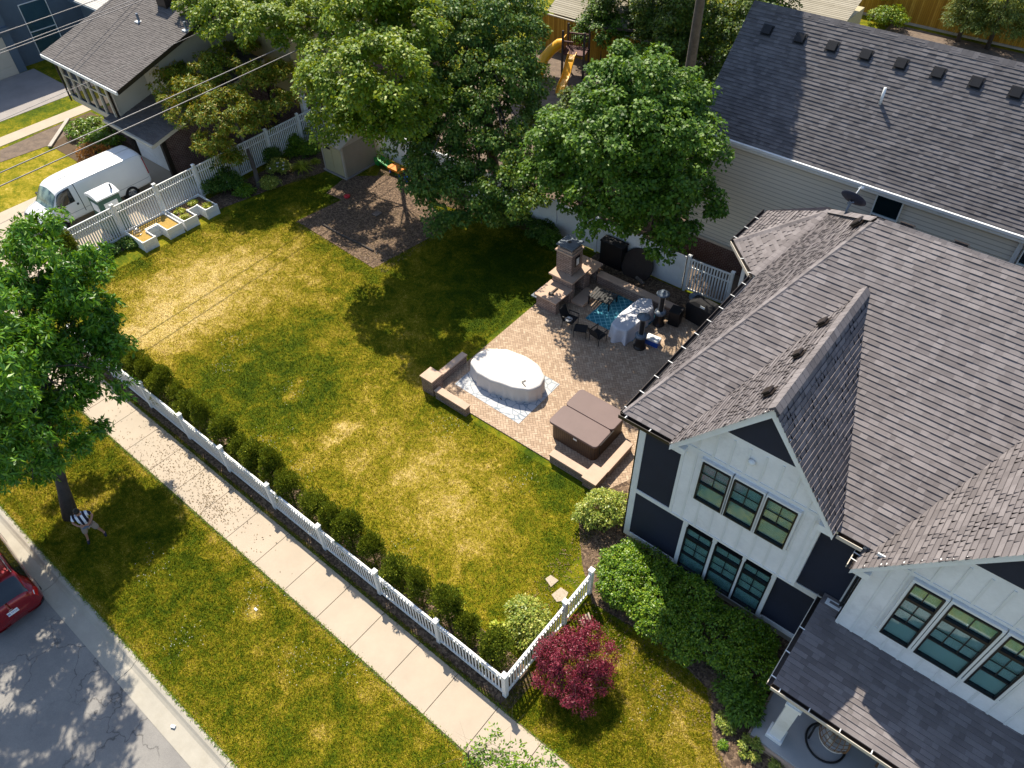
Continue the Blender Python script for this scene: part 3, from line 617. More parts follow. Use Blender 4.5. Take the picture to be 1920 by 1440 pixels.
b = MB(); b.box(6.385, 6.425, 6.02, 6.10, 3.4, 6.1); b.box(6.32, 6.385, 6.45, 6.56, 3.3, 6.2); W(b, 'downspout', 'black')
# globe light on first gable
b = MB(); b.lathe([(.001, 0), (.09, .01), (.1, .03), (.09, .07), (.05, .10), (.001, .11)], n=16); b.v = [(3.03+p[0], 6.275-p[2], 7.13+p[1]) for p in b.v]; W(b, 'wall_lamp', 'white', smooth=True)
# main roof planes. front: z = EZ+.585*(y-6.28); ridge z 10.38
RZ, RY = 10.38, 6.28+(10.38-EZ)/.585
LX = -.68; LSX = 2.52
TA = (-2.13, 15.55, 6.3); TB = (-2.08, 18.05, 6.3); TC = (LX, 14.12, EZ); TAP = (.20, 17.75, 7.35)
A = (LX, 6.28, EZ); RG = (LSX, RY, RZ); RR = (15.5, RY, RZ); ER = (15.5, 6.28, EZ)
roofz = lambda y: EZ+.585*(y-6.28)
TH_ = .012
def vall(xc, hw, ze, zp):        # where a front gable's ridge meets the main slope
    return 6.28+(zp-EZ)/.585
gy1 = vall(GX, GHW, GZE, GZP); gy2 = vall(G2X, G2HW, G2E, G2P)
v1 = 6.28+max(0, (GZE-EZ))/.585
rb = MB()
def P(x, y): return (x, y, roofz(y))
gl, gr, hl, hr = GX-GHW+.02, GX+GHW-.02, G2X-G2HW+.38, G2X+G2HW-.38; yc = 6.28+3*ROW/math.sqrt(1+.585**2)
hipy = lambda x: 6.28+(x-LX)/(LSX-LX)*(RY-6.28)
rb.laps([P(LX, 6.28), P(gl, 6.28), P(gl, hipy(gl))], ROW, .02)
rb.laps([P(gl, yc), P(gr, yc), (gr, RY, RZ), RG, P(gl, hipy(gl))], ROW, .02)
rb.laps([P(gr, 6.28), P(hl, 6.28), (hl, RY, RZ), (gr, RY, RZ)], ROW, .02)
rb.laps([P(hl, yc), P(hr, yc), (hr, RY, RZ), (hl, RY, RZ)], ROW, .02)
rb.laps([P(hr, 6.28), ER, RR, (hr, RY, RZ)], ROW, .02)
W(rb, 'roof', 'roof')
rb = MB(); rb.laps([TC, A, RG, TAP][::-1], ROW, .02); W(rb, 'side_roof', 'roof')
rb = MB(); rb.slab([RG, RR, (15.5, 18.6, 7.1), TAP], (0, 0, -.05)); W(rb, 'rear_roof', 'roof')
rb = MB(); rb.laps([TA, TC, TAP][::-1], ROW, .02); rb.laps([TB, TA, TAP][::-1], ROW, .02); rb.laps([(-.4, 19.6, 6.3), TB, TAP][::-1], ROW, .02); W(rb, 'bay_roof', 'roof')
def gable_roof(xc, hw, ze, zp, y0, yend, name):
    rb = MB(); yv = 6.28+(ze-EZ)/.585
    rb.laps([(xc-hw, y0-.04, ze), (xc, y0-.04, zp), (xc, yend, zp), (xc-hw, max(6.42, yv), ze)][::-1], ROW, .022)
    rb.laps([(xc+hw, y0-.04, ze), (xc+hw, max(6.42, yv), ze), (xc, yend, zp), (xc, y0-.04, zp)][::-1], ROW, .022)
    W(rb, name, 'roof')
gable_roof(GX, GHW, GZE, GZP, 6.0, gy1, 'gable_roof'); gable_roof(G2X, G2HW, G2E, G2P, 5.70, gy2, 'gable_roof')
def ridge_cap(pts, w=.15, h=.035, step=.2, dn=.06):
    "overlapping ridge shingles"
    b = MB(); p, q = Vector(pts[0]), Vector(pts[1]); L = (q-p).length; d = (q-p)/L; s = d.cross(Vector((0, 0, 1))).normalized(); n = int(L/step)
    up = s.cross(d)
    for i in range(n):
        a = p+d*(i*step); c = p+d*((i+1)*step+.01); e = .006
        vs = [a-s*w-up*dn+up*(h+e-.02), a+up*(h+e), a+s*w-up*dn+up*(h+e-.02), c-s*w-up*dn+up*(h-.02), c+up*h, c+s*w-up*dn+up*(h-.02)]
        b.add(vs, [(0, 1, 4, 3), (1, 2, 5, 4)], 0, [[(i*.21, 0), (i*.21, .1), (i*.21+.15, .1), (i*.21+.15, 0)]]*2)
        b.add([vs[0], vs[1], vs[2], a-up*.03], [(0, 3, 2, 1)])
    return b
for pq, dn in (((A, RG), .09), ((RR, RG), .1), ((TA, TAP), .05), ((TC, TAP), .0), ((TAP, RG), .1), (((GX, 6.0, GZP), (GX, gy1, GZP)), .14), (((G2X, 5.7, G2P), (G2X, gy2, G2P)), .14)):
    W(ridge_cap(pq, dn=dn), 'ridge_cap', 'roof')
# roof box vents
def boxvent(p, nrm, along, size=.26, m='bronze', par=None):
    n = Vector(nrm).normalized(); a = Vector(along).normalized(); c = n.cross(a)
    X = Matrix((( a[0], c[0], n[0], p[0]), (a[1], c[1], n[1], p[1]), (a[2], c[2], n[2], p[2]), (0, 0, 0, 1)))
    b = MB(X); s = size/2; b.box(-s*1.25, s*1.25, -s*1.3, s*1.2, .03, .045); b.box(-s*.8, s*.8, -s*.8, s*.8, .04, .09)
    b.add([(-s, -s, .09), (s, -s, .09), (s, s, .09), (-s, s, .09), (-s*.9, -s*.9, .125), (s*.9, -s*.9, .125), (s*.9, s*.9, .125), (-s*.9, s*.9, .125)], [(0, 3, 2, 1), (4, 5, 6, 7), (0, 1, 5, 4), (1, 2, 6, 5), (2, 3, 7, 6), (3, 0, 4, 7)])
    return b.build('roof_vent', m, par or H, world=True)
sn = SL/math.hypot(SL, 1); cs = 1/math.hypot(SL, 1)
for yy in (6.9, 8.55, 10.05): boxvent((GX-.42, yy, GZP-.42*SL), (-sn, 0, cs), (0, 1, 0), .27)
LS = (RZ-EZ)/(LSX-LX)
boxvent((1.95, 13.85, EZ+(1.95-LX)*LS-.06), (-LS, 0, 1), (0, 1, 0), .34)
for xx in (3.2, 4.6): boxvent((xx, RY+.35, RZ-.2), (0, .6, 1), (1, 0, 0), .4)
# gutters
def gutter(par, p, q, out, w=.13, h=.11, step=.78, lip='beige', strap=True):
    p, q, o = Vector(p), Vector(q), Vector(out); L = (q-p).length; d = (q-p)/L; b = MB(); up = Vector((0, 0, 1))
    f = lambda a, s, z: p+d*a+o*s+up*z
    for s0, s1, z0, z1, mi in ((0, .012, -h, .0, 1), (w-.02, w, -h, .012, 0), (.012, w-.02, -h, -h+.012, 1)):
        b.add([f(0, s0, z0), f(L, s0, z0), f(L, s1, z0), f(0, s1, z0), f(0, s0, z1), f(L, s0, z1), f(L, s1, z1), f(0, s1, z1)], [(0, 3, 2, 1), (4, 5, 6, 7), (0, 1, 5, 4), (1, 2, 6, 5), (2, 3, 7, 6), (3, 0, 4, 7)], mi)
    if strap:
        for i in range(int(L/step)):
            a = .2+i*step; b.add([f(a, -.03, .0), f(a+.026, -.03, .0), f(a+.026, w, .02), f(a, w, .02), f(a, -.03, .012), f(a+.026, -.03, .012), f(a+.026, w, .03), f(a, w, .03)], [(0, 3, 2, 1), (4, 5, 6, 7), (0, 1, 5, 4), (1, 2, 6, 5), (2, 3, 7, 6), (3, 0, 4, 7)], 2)
    return b.build('gutter', [lip, MT['bronze'], MT['white']], par, world=True)
gutter(H, (LX, 6.3, EZ-.02), (LX, 14.1, EZ-.02), (-1, 0, 0), lip=MT['bronze'])
gutter(H, (LX-.1, 6.28, EZ-.02), (GX-GHW-.05, 6.28, EZ-.02), (0, -1, 0), lip=MT['bronze'])
gutter(H, TC[:2]+(6.3,), TA, (-.7, -.7, 0), lip=MT['beige']); gutter(H, TA, TB, (-1, 0, 0), lip=MT['bronze'])
gutter(H, (GX+GHW+.05, 6.28, EZ-.02), (G2X-G2HW, 6.28, EZ-.02), (0, -1, 0)); gutter(H, (G2X-G2HW, 5.72, G2E-.02), (G2X-G2HW, 6.4, G2E-.02), (-1, 0, 0), step=.2)
# fascia under eaves
b = MB(); b.box(LX+.005, 15.4, 6.34, 6.60, EZ-.2, EZ-.12); b.box(LX+.005, -.2, 6.3, 17.5, EZ-.2, EZ-.12); W(b, 'soffit', 'white_trim')
# bay walls
b = MB(); b.prism([(-.2, 14.6), (-1.55, 15.75), (-1.55, 18.0), (-.2, 18.8)], -.05, 6.1); W(b, 'bay_wall', 'navy')
b = MB(); b.box(-1.62, -1.48, 15.62, 15.9, 0, 6.1); b.bar((-1.0, 15.22, 0), (-1.0, 15.22, 6.1), .18, .12, up=(0, 1, 0)); W(b, 'bay_trim', 'white_trim')
window(H, .28, 1.0, .85, 2.2, 0, (2, 2), origin=(-1.6, 15.73, 0), rz=math.atan2(-1.15, 1.35), name='window')
b = MB(); b.box(-.34, -.24, 6.64, 6.72, .2, 6.2); W(b, 'downspout', 'black')
# porch
b = MB(); rb = MB(); pr = [(5.88, 3.66, 2.93), (15, 3.66, 2.93), (15, 6.58, 3.36), (5.88, 6.58, 3.36)]
rb.laps(pr, ROW, .02); W(rb, 'porch_roof', 'roof')
b.slab([(5.9, 3.68, 2.9), (15, 3.68, 2.9), (15, 6.5, 3.3), (5.9, 6.5, 3.3)], (0, 0, -.16)); b.box(5.92, 15, 3.70, 3.95, 2.5, 2.76); W(b, 'porch_beam', 'white_trim')
gutter(H, (5.88, 3.66, 2.93), (15, 3.66, 2.93), (0, -1, 0)); gutter(H, (5.88, 3.6, 2.93), (5.88, 6.45, 3.33), (-1, 0, 0))
b = MB(); b.box(6.02, 15, 3.35, 6.6, -.05, .28); W(b, 'porch_floor', 'porch', bevel=.015)
b = MB(); b.box(5.96, 6.02, 3.35, 6.6, -.06, .2); b.box(6.0, 15, 3.27, 3.35, -.06, .2); W(b, 'porch_edge', 'coping')
b = MB(); b.box(6.40, 6.74, 3.62, 3.92, .28, 2.6); b.box(6.34, 6.80, 3.56, 3.98, .28, .44); b.box(6.36, 6.78, 3.58, 3.96, 2.42, 2.56); W(b, 'porch_column', 'white', bevel=.01)
b = MB(); b.box(6.0, 6.4, 6.3, 6.5, 3.30, 3.36); W(b, 'flashing', 'white')
b = MB(); b.box(9.2, 9.6, 3.62, 3.92, .28, 2.6); W(b, 'porch_column', 'white', bevel=.01)
# satellite dish behind the ridge, part of the house
ds = G(1597, 377, 8.95); dish = MB(); c0 = Vector(ds)-Vector((0, .05, .72))
nd = Vector((.10, .79, .60)).normalized(); t1 = nd.orthogonal().normalized(); t2 = nd.cross(t1); pr = []
for r, h in ((.001, 0), (.15, .01), (.3, .045), (.42, .1)): pr.append([(c0+Vector((0, .05, .72))+(t1*math.cos(a)+t2*math.sin(a))*r+nd*h) for a in [2*math.pi*i/28 for i in range(28)]])
vs = [p for q in pr for p in q]; dish.add(vs, [(i*28+k, i*28+(k+1) % 28, (i+1)*28+(k+1) % 28, (i+1)*28+k) for i in range(3) for k in range(28)])
dsh = W(dish, 'satellite_dish', 'navy', smooth=True); md = dsh.modifiers.new('s', 'SOLIDIFY'); md.thickness = .015
b = MB(); cc = c0+Vector((0, .05, .72)); b.tube([cc-nd*.22-Vector((0, 0, .75)), cc-nd*.2-Vector((0, 0, .12)), cc-nd*.03], [.03, .03, .05]); b.bar(cc-nd*.06-t1*.1, cc-nd*.06+t1*.1, .12, .05); fix_child(dsh, 'mast', b, 'grey_metal', H)
b = MB(); b.tube([cc-t1*.1, cc+nd*.5+Vector((0, 0, .05))], .018); b.bar(cc+nd*.5-t1*.1, cc+nd*.5+t1*.1, .07, .07); fix_child(dsh, 'feed_arm', b, 'white', H)
# ================================================================== BEIGE NEIGHBOUR
NB = thing('siding_house', 'beige clapboard house with brick base and long charcoal roof at upper right', 'house', (-6.9, 22, 0))
WN = lambda mb, name, m, **k: mb.build(name, m, NB, world=True, **k)
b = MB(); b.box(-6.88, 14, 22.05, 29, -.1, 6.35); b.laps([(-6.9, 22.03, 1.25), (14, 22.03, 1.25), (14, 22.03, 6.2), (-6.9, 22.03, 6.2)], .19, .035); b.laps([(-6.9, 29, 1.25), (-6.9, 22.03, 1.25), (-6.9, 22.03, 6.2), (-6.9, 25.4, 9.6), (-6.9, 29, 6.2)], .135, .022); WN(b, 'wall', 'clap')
b = MB(); b.box(-6.95, 14, 21.93, 29.02, -.1, 1.18); WN(b, 'brick_base', 'brick')
b = MB(); b.box(-6.97, 14, 21.90, 22.04, 1.18, 1.30); WN(b, 'brick_sill', 'beige')
rb = MB(); rb.laps([(-7.25, 21.68, 6.5), (14, 21.68, 6.5), (14, 25.4, 10.5), (-7.25, 25.4, 10.5)], ROW*1.0, .022); WN(rb, 'roof', 'roof_n')
rb = MB(); rb.laps([(14, 29.1, 6.5), (-7.25, 29.1, 6.5), (-7.25, 25.4, 10.5), (14, 25.4, 10.5)], ROW, .022); rb.slab([(-7.25, 21.7, 6.48), (-7.25, 25.4, 10.47), (-7.25, 29.1, 6.48)], (.1, 0, 0)); WN(rb, 'rear_roof', 'roof_n')
WN(ridge_cap(((14, 25.4, 10.5), (-7.25, 25.4, 10.5)), dn=.14), 'ridge_cap', 'roof_n')
b = MB(); b.box(-7.25, 14, 21.56, 21.68, 6.38, 6.49); b.box(-7.2, 14, 21.68, 22.05, 6.2, 6.3); WN(b, 'gutter', 'white')
window(NB, .66, 4.55, 1.02, 1.62, 21.85, (1, 1), frame='white_trim', blind=False); window(NB, 5.95, 4.55, 1.1, 1.62, 21.85, (1, 1), frame='white_trim', blind=False)
b = MB(); b.box(5.72, 5.88, 21.92, 22.03, 1.3, 6.3); WN(b, 'corner_board', 'white_trim')
for xx in (-6.15, -4.73, -3.41, -2.07, -.73, .62, 1.95, 3.29, 4.65):
    boxvent((xx, 24.72, 10.5-.68*1.08), (0, -1.08, 1), (1, 0, 0), .37, 'black', NB)
b = MB(); b.tube([(-.75, 23.65, 8.6), (-.75, 23.65, 9.25)], .055, 12); WN(b, 'vent_pipe', 'white', smooth=True)
# ================================================================== RANCH HOUSE WITH GARAGE (upper left)
RH = thing('ranch_house', 'low cream house with window wall, grey roofs and garage beside the white van', 'house', (-36, 10.2, 0))
WR = lambda mb, name, m, **k: mb.build(name, m, RH, world=True, **k)
rs_ = .30
b = MB(); b.box(-40.9, -35.7, 10.15, 10.32, 2.45, 2.78); b.box(-40.9, -40.72, 10.12, 10.3, 2.5, 4.95); b.box(-41.0, -35.8, 10.08, 10.14, 2.74, 2.84)
for i in range(6): x = -40.8+i*.97; b.box(x-.06, x+.06, 10.1, 10.26, 2.78, 5.0)
b.box(-40.8, -35.9, 10.13, 10.24, 3.95, 4.02); WR(b, 'window_wall', 'ranch_white')
b = MB(); b.box(-40.8, -35.95, 10.18, 10.2, 2.8, 5.0); WR(b, 'window', 'cglass')
b = MB(); b.prism([(-40.9, 10.33), (-35.75, 10.33), (-35.75, 12.4), (-34.6, 13), (-34.6, 26), (-40.9, 26)], 2.4, 4.98); b.slab([(-34.62, 12.8, 2.4), (-34.62, 24, 2.4), (-34.62, 24, 5.1+rs_*14), (-34.62, 12.8, 5.1+rs_*2.8)], (.05, 0, 0)); WR(b, 'wall', 'ranch_white')
b = MB(); b.box(-40.5, -36.3, 11.2, 24, -.05, 2.5); WR(b, 'lower_wall', 'brick')
rb = MB(); rb.laps([(-41.3, 9.7, 5.2), (-33.45, 9.7, 5.2), (-33.45, 19.5, 5.2+rs_*9.8), (-41.3, 19.5, 5.2+rs_*9.8)], .13, .014); WR(rb, 'roof', 'roof_r')
for xx, tt in ((-33.45, -.06), (-41.3, .06)): b = MB(); b.slab([(xx, 9.7, 5.19), (xx, 19.5, 5.19+rs_*9.8), (xx, 19.5, 4.98+rs_*9.8), (xx, 9.7, 4.98)], (tt, 0, 0)); WR(b, 'rake_fascia', 'bronze')
b = MB(); b.box(-41.3, -33.45, 9.62, 9.7, 5.0, 5.17); b.slab([(-41.2, 9.75, 5.05), (-33.5, 9.75, 5.05), (-33.5, 19.4, 5.05+rs_*9.6), (-41.2, 19.4, 5.05+rs_*9.6)], (0, 0, -.05)); WR(b, 'fascia', 'white_trim')
rb = MB(); rb.laps([(-36.55, 9.72, 2.78), (-31.75, 9.72, 2.78), (-31.75, 17.5, 2.78+.24*7.8), (-36.55, 17.5, 2.78+.24*7.8)], .13, .014); WR(rb, 'garage_roof', 'roof_r')
b = MB(); b.box(-36.55, -31.75, 9.6, 9.72, 2.6, 2.76); b.slab([(-31.75, 9.72, 2.77), (-31.75, 17.5, 4.64), (-31.75, 17.5, 4.46), (-31.75, 9.72, 2.58)], (-.06, 0, 0)); b.slab([(-36.5, 9.75, 2.66), (-31.8, 9.75, 2.66), (-31.8, 17.4, 4.5), (-36.5, 17.4, 4.5)], (0, 0, -.04)); WR(b, 'garage_fascia', 'ranch_white')
b = MB(); b.box(-36.9, -33.1, 11.0, 18, -.05, 2.9); WR(b, 'garage_wall', 'brick')
b = MB(); b.box(-36.6, -33.3, 10.9, 10.98, 0, 2.4)
for i in range(4): b.box(-36.55, -33.35, 10.88, 10.9, .05+i*.6, .6+i*.6)
WR(b, 'garage_door', 'white', bevel=.01)
for xx in (-33.25, -36.95): b = MB(); b.box(xx, xx+.25, 10.7, 10.95, 0, 2.6); WR(b, 'garage_post', 'bronze')
rb = MB(); rb.laps([(-35.3, 19.5, 7.0), (-29.9, 19.5, 7.0), (-29.9, 27, 8.6), (-35.3, 27, 8.6)], .13, .014); WR(rb, 'rear_roof', 'roof_r')
b = MB(); b.slab([(-29.9, 19.5, 6.98), (-29.9, 27, 8.58), (-29.9, 27, 8.36), (-29.9, 19.5, 6.76)], (-.07, 0, 0)); WR(b, 'rear_fascia', 'bronze')
b = MB(); b.box(-35, -30.2, 18.2, 30, 2.7, 6.7); b.slab([(-30.2, 19, 6.7), (-30.2, 27, 6.7), (-30.2, 27, 8.4), (-30.2, 19.6, 6.8)], (.01, 0, 0)); WR(b, 'rear_wall', 'tan')
b = MB(); b.box(-34.9, -30.3, 18.3, 29.9, -.05, 2.7); WR(b, 'rear_base', 'brick')
for yy in (20.2, 18.25): b = MB(); b.box(-30.45, -30.15, yy, yy+.28, 0, 2.7); WR(b, 'post', 'white_trim')
for (px, py) in ((261, 40), (350, 56)):
    g_ = None
    for it in range(1): 
        v = (px-960)*CR+(py-720)*CD+FPX*CF; n_ = np.array([0, -rs_, 1.]); p0 = np.array([-36, 9.7, 5.2]); t = ((p0-CP)@n_)/(v@n_); g_ = CP+t*v
    b = MB(); b.cyl((g_[0], g_[1]), .07, g_[2]-.05, g_[2]+.42, 12); b.box(g_[0]-.16, g_[0]+.16, g_[1]-.2, g_[1]+.14, g_[2]-.03, g_[2]+.03, 1); WR(b, 'vent_pipe', [MT['grey_metal'], MT['white']])
v = (312-960)*CR+(8-720)*CD+FPX*CF; t = ((p0-CP)@n_)/(v@n_); g_ = CP+t*v
b = MB(); b.box(g_[0]-.45, g_[0]+.45, g_[1]-.3, g_[1]+.5, g_[2]-.3, g_[2]+.9); b.box(g_[0]-.55, g_[0]+.55, g_[1]-.4, g_[1]+.6, g_[2]+.9, g_[2]+1.0); WR(b, 'chimney', 'bronze')
b = MB(); b.box(-40.98, -40.90, 10.0, 10.08, 2.45, 4.9); WR(b, 'downspout', 'bronze')
b = MB(); b.bar((-34.6, 9.75, 4.95), (-35.5, 10.05, 4.65), .08, .08); b.bar((-35.5, 10.05, 4.65), (-35.55, 10.1, 3.0), .08, .08); WR(b, 'downspout', 'bronze')
# pale roof beyond
PR = thing('pale_roofed_house', 'house behind the grey ranch with a sunlit pale shingled roof', 'house', (-50, 22, 0))
rb = MB(); rb.laps([(-52.3, 16.6, 4.0), (-41.5, 16.6, 4.0), (-41.5, 26, 6.6), (-52.3, 26, 6.6)], .14, .015); rb.build('roof', 'roof_w', PR, world=True)
b = MB(); b.box(-51.8, -42, 17, 30, 0, 3.9); b.build('wall', 'blue_wall', PR, world=True)
b = MB(); b.box(-52.3, -41.5, 16.5, 16.62, 3.8, 3.98); b.build('fascia', 'blue_wall', PR, world=True)
# blue house
BH = thing('blue_house', 'blue grey sided house with white garage door at the top left corner', 'house', (-53.8, 12, 0))
WB = lambda mb, name, m, **k: mb.build(name, m, BH, world=True, **k)
b = MB(); b.box(-66, -53.8, 1, 12.6, 0, 7); b.box(-66, -54.6, 12.6, 24, 0, 7); b.laps([(-54.58, 12.6, 0), (-54.58, 24, 0), (-54.58, 24, 7), (-54.58, 12.6, 7)], .2, .02); WB(b, 'wall', 'blue_wall')
b = MB(); b.box(-53.82, -53.74, 7.2, 12.0, 0, 2.45)
for i in range(4): b.box(-53.74, -53.72, 7.3, 11.9, .05+i*.6, .6+i*.6)
WB(b, 'garage_door', 'ranch_white')
b = MB(); b.box(-53.8, -53.55, 6, 12.6, 2.7, 3.0); WB(b, 'trim', 'blue_wall')
window(BH, 0, .35, 1.9, 3.4, 0, (1, 1), origin=(-54.5, 14.1, 0), rz=R_(90), frame='white', blind=False)
window(BH, 0, 4.3, 2.2, 2.3, 0, (1, 1), origin=(-53.78, 8.8, 0), rz=R_(90), frame='white', blind=False)
rb = MB(); rb.laps([(-53.2, 0, 7.0), (-53.2, 25, 7.0), (-59, 25, 9.5), (-59, 0, 9.5)], .14, .015); rb.laps([(-66.6, 25, 7.0), (-66.6, 0, 7.0), (-59, 0, 9.5), (-59, 25, 9.5)], .14, .015); WB(rb, 'roof', 'roof_r')
# ================================================================== GARDEN SHED, BACK HOUSES
SH = thing('garden_shed', 'small beige plastic shed with double doors tucked under the trees', 'shed', (-25.85, 17.6, 0))
b = MB(); b.box(-26.75, -25.0, 16.5, 18.85, .08, 1.85); SH_w = b.build('wall', 'shed', SH, world=True)
b = MB()
for x in (-26.75, -25.09): b.box(x, x+.09, 16.46, 16.5, .08, 1.86)
b.box(-25.0, -24.96, 16.46, 16.56, .08, 1.86); b.box(-26.75, -25.0, 16.46, 16.5, 1.72, 1.84); b.build('trim', 'shed_trim', SH, world=True)
for x in (-26.62, -25.86): MB().box(x, x+.73, 16.462, 16.497, .12, 1.70).build('door', 'tan', SH, world=True, bevel=.01)
b = MB(); b.box(-26.45, -25.95, 16.44, 16.46, 1.50, 1.62); b.build('vent', 'black', SH, world=True)
b = MB(); b.slab([(-26.85, 16.35, 1.84), (-24.9, 16.35, 1.84), (-24.9, 17.7, 2.35), (-26.85, 17.7, 2.35)], (0, 0, .06)); b.slab([(-26.85, 17.7, 2.35), (-24.9, 17.7, 2.35), (-24.9, 19.0, 1.84), (-26.85, 19.0, 1.84)], (0, 0, .06)); b.slab([(-25.02, 16.5, 1.84), (-25.02, 18.85, 1.84), (-25.02, 17.7, 2.33)], (.02, 0, 0)); b.build('roof', 'shed_trim', SH, world=True)
b = MB(); b.box(-26.85, -24.9, 16.4, 18.95, .0, .08); b.build('floor', 'drive', SH, world=True)
TH1 = thing('tan_roofed_garage', 'garage with a tan shingled roof behind the yellow slides', 'garage', (-23, 40, 0))
rb = MB(); rb.laps([(-26.9, 37.3, 2.5), (-20.6, 37.3, 2.5), (-20.6, 41.5, 4.6), (-26.9, 41.5, 4.6)], .16, .015); rb.build('roof', 'roof_t', TH1, world=True)
b = MB(); b.box(-26.6, -20.9, 37.7, 45, 0, 2.5); b.slab([(-26.6, 37.7, 2.4), (-26.6, 41.5, 4.4), (-26.6, 45.2, 2.4)], (5.7, 0, 0)); b.build('wall', 'tan', TH1, world=True)
TH2 = thing('tan_roofed_shed', 'outbuilding with a sunlit tan shingled roof beyond the long charcoal roof', 'shed', (-12, 46, 0))
rb = MB(); v0 = G(1466, 20, 2.6); v1_ = G(1588, 44, 2.6)
rb.laps([(v0[0]-2.6, v0[1]-1, 2.4), (v1_[0], v1_[1]-1.2, 2.4), (v1_[0], v1_[1]+4, 4.4), (v0[0]-2.6, v0[1]+4, 4.4)], .16, .015); rb.build('roof', 'roof_t', TH2, world=True)
b = MB(); b.box(v0[0]-2.3, v1_[0]-.3, v1_[1]-.8, v1_[1]+4, 0, 2.4); b.build('wall', 'tan', TH2, world=True)
# ================================================================== FENCES
def picket_fence(name, label, a, c, posts, h, second, spacing=.125, pw=.05, ph=None, group=None, low=.10, skip=()):
    "a, c: end points; posts: distances along"
    a = Vector(a+(0,)); c = Vector(c+(0,)); L = (c-a).length; d = (c-a)/L; ph = ph or h+.16
    t = thing(name, label, 'fence', tuple(a), math.atan2(d.y, d.x), group)
    for p in posts:
        if p in skip: continue
        b = MB(); b.box(p-.065, p+.065, -.065, .065, 0, ph-.05); b.box(p-.085, p+.085, -.085, .085, ph-.05, ph-.015)
        b.add([(p-.07, -.07, ph-.015), (p+.07, -.07, ph-.015), (p+.07, .07, ph-.015), (p-.07, .07, ph-.015), (p, 0, ph+.03)], [(0, 1, 4), (1, 2, 4), (2, 3, 4), (3, 0, 4)])
        b.build('post', 'white', t)
    for i, (p, q) in enumerate(zip(posts[:-1], posts[1:])):
        p += .065; q -= .065; b = MB()
        b.box(p, q, -.03, .03, h-.06, h); b.box(p, q, -.026, .026, h-second-.05, h-second); b.box(p, q, -.026, .026, low, low+.09)
        n = int((q-p)/spacing); s = (q-p)/n
        for k in range(n): x = p+s*(k+.5); b.box(x-pw/2, x+pw/2, -.009, .009, low+.02, h-.03)
        b.build('panel', 'white', t)
    return t
picket_fence('picket_fence', 'low white picket fence along the sidewalk in front of the clipped arborvitae', (-23.9, .02), (0, .02), [0.15, 2.79, 5.57, 8.2, 10.72, 13.36, 16.02, 18.68, 21.28, 23.92], 1.22, .2, ph=1.42, skip=(23.92,))
t = picket_fence('picket_fence', 'short white picket return from the corner post to the hedge beside the purple maple', (0, .02), (.02, 4.25), [0, 2.85, 4.2], 1.24, .2, ph=1.46)
picket_fence('tall_picket_fence', 'tall white picket fence between the van driveway and the raised planters', (-29.75, 3.35), (-30.0, 19.3), [0, 2.42, 4.8, 7.15, 9.5, 11.9, 14.2, 15.9], 1.82, .36, spacing=.125, pw=.07, ph=1.98)
picket_fence('tall_picket_fence', 'white slatted fence panel beside the brick base near the covered grill', (-5.35, 19.45), (-3.3, 19.55), [0, 2.05], 1.8, .42, spacing=.13, pw=.07, ph=1.96)
FS = thing('solid_fence', 'solid white vinyl privacy fence behind the fireplace and under the trees', 'fence', (-29.9, 19.42, 0))
x = -29.7
while x < -5.5:
    x2 = min(x+2.43, -5.42)
    b = MB(); b.box(x-.06, x+.06, 19.36, 19.48, 0, 1.9); b.box(x-.08, x+.08, 19.34, 19.5, 1.9, 1.94); b.build('post', 'white', FS, world=True)
    b = MB(); b.box(x+.06, x2-.06, 19.39, 19.45, 1.72, 1.84); b.box(x+.06, x2-.06, 19.39, 19.45, .06, .2); k = x+.07
    while k < x2-.2: b.box(k, k+.148, 19.405, 19.435, .2, 1.72); k += .152
    b.build('panel', 'white', FS, world=True); x = x2 if x2 > x+.1 else x+2.43
CF_ = thing('cedar_fence', 'yellow cedar board fence behind the play set', 'fence', (-24, 37.2, 0))
b = MB(); b.box(-28, -16.8, 37.2, 37.24, 0, 2.35); b.build('boards', 'cedar', CF_, world=True); b = MB(); b.box(-28, -16.8, 37.15, 37.28, 2.35, 2.42); b.build('cap_rail', 'ranch_white', CF_, world=True)
CF2 = thing('cedar_fence', 'long yellow cedar board fence with evergreens in front, top right corner', 'fence', (-6, 56.6, 0))
b = MB(); b.box(-19, 6, 56.6, 56.64, 0, 2.5); b.build('boards', 'cedar', CF2, world=True); b = MB(); b.box(-19, 6, 56.5, 56.6, .0, .15); b.build('base_rail', 'wood', CF2, world=True)
# ================================================================== PATIO
FP = thing('outdoor_fireplace', 'tan block outdoor fireplace with tall chimney at the far side of the patio', 'fireplace', (-9.5, 15.8, .05))
Wf = lambda mb, name, m, **k: mb.build(name, m, FP, world=True, **k)
def openbox(b, x0, x1, y0, y1, z0, z1, oy0, oy1, oz):      # block with an opening in its +x face
    b.box(x0, x1-.5, y0, y1, z0, z1); b.box(x1-.5, x1, y0, oy0, z0, z1); b.box(x1-.5, x1, oy1, y1, z0, z1); b.box(x1-.5, x1, oy0, oy1, oz, z1)
b = MB(); openbox(b, -10.0, -8.92, 14.36, 15.52, .05, .70, 14.6, 15.4, .60); Wf(b, 'side_bench', 'stone', bevel=.01)
b = MB(); b.box(-10.08, -8.85, 14.28, 15.55, .70, .77); Wf(b, 'bench_top', 'coping', bevel=.01)
b = MB(); openbox(b, -10.02, -8.92, 15.55, 16.75, .05, 1.14, 15.78, 16.52, .98); Wf(b, 'firebox', 'stone', bevel=.01)
b = MB(); b.box(-10.12, -8.80, 15.40, 16.86, 1.14, 1.22); Wf(b, 'mantel', 'coping', bevel=.01)
b = MB(); b.box(-9.98, -9.14, 15.78, 16.60, 1.22, 2.30); Wf(b, 'chimney', 'stone', bevel=.01)
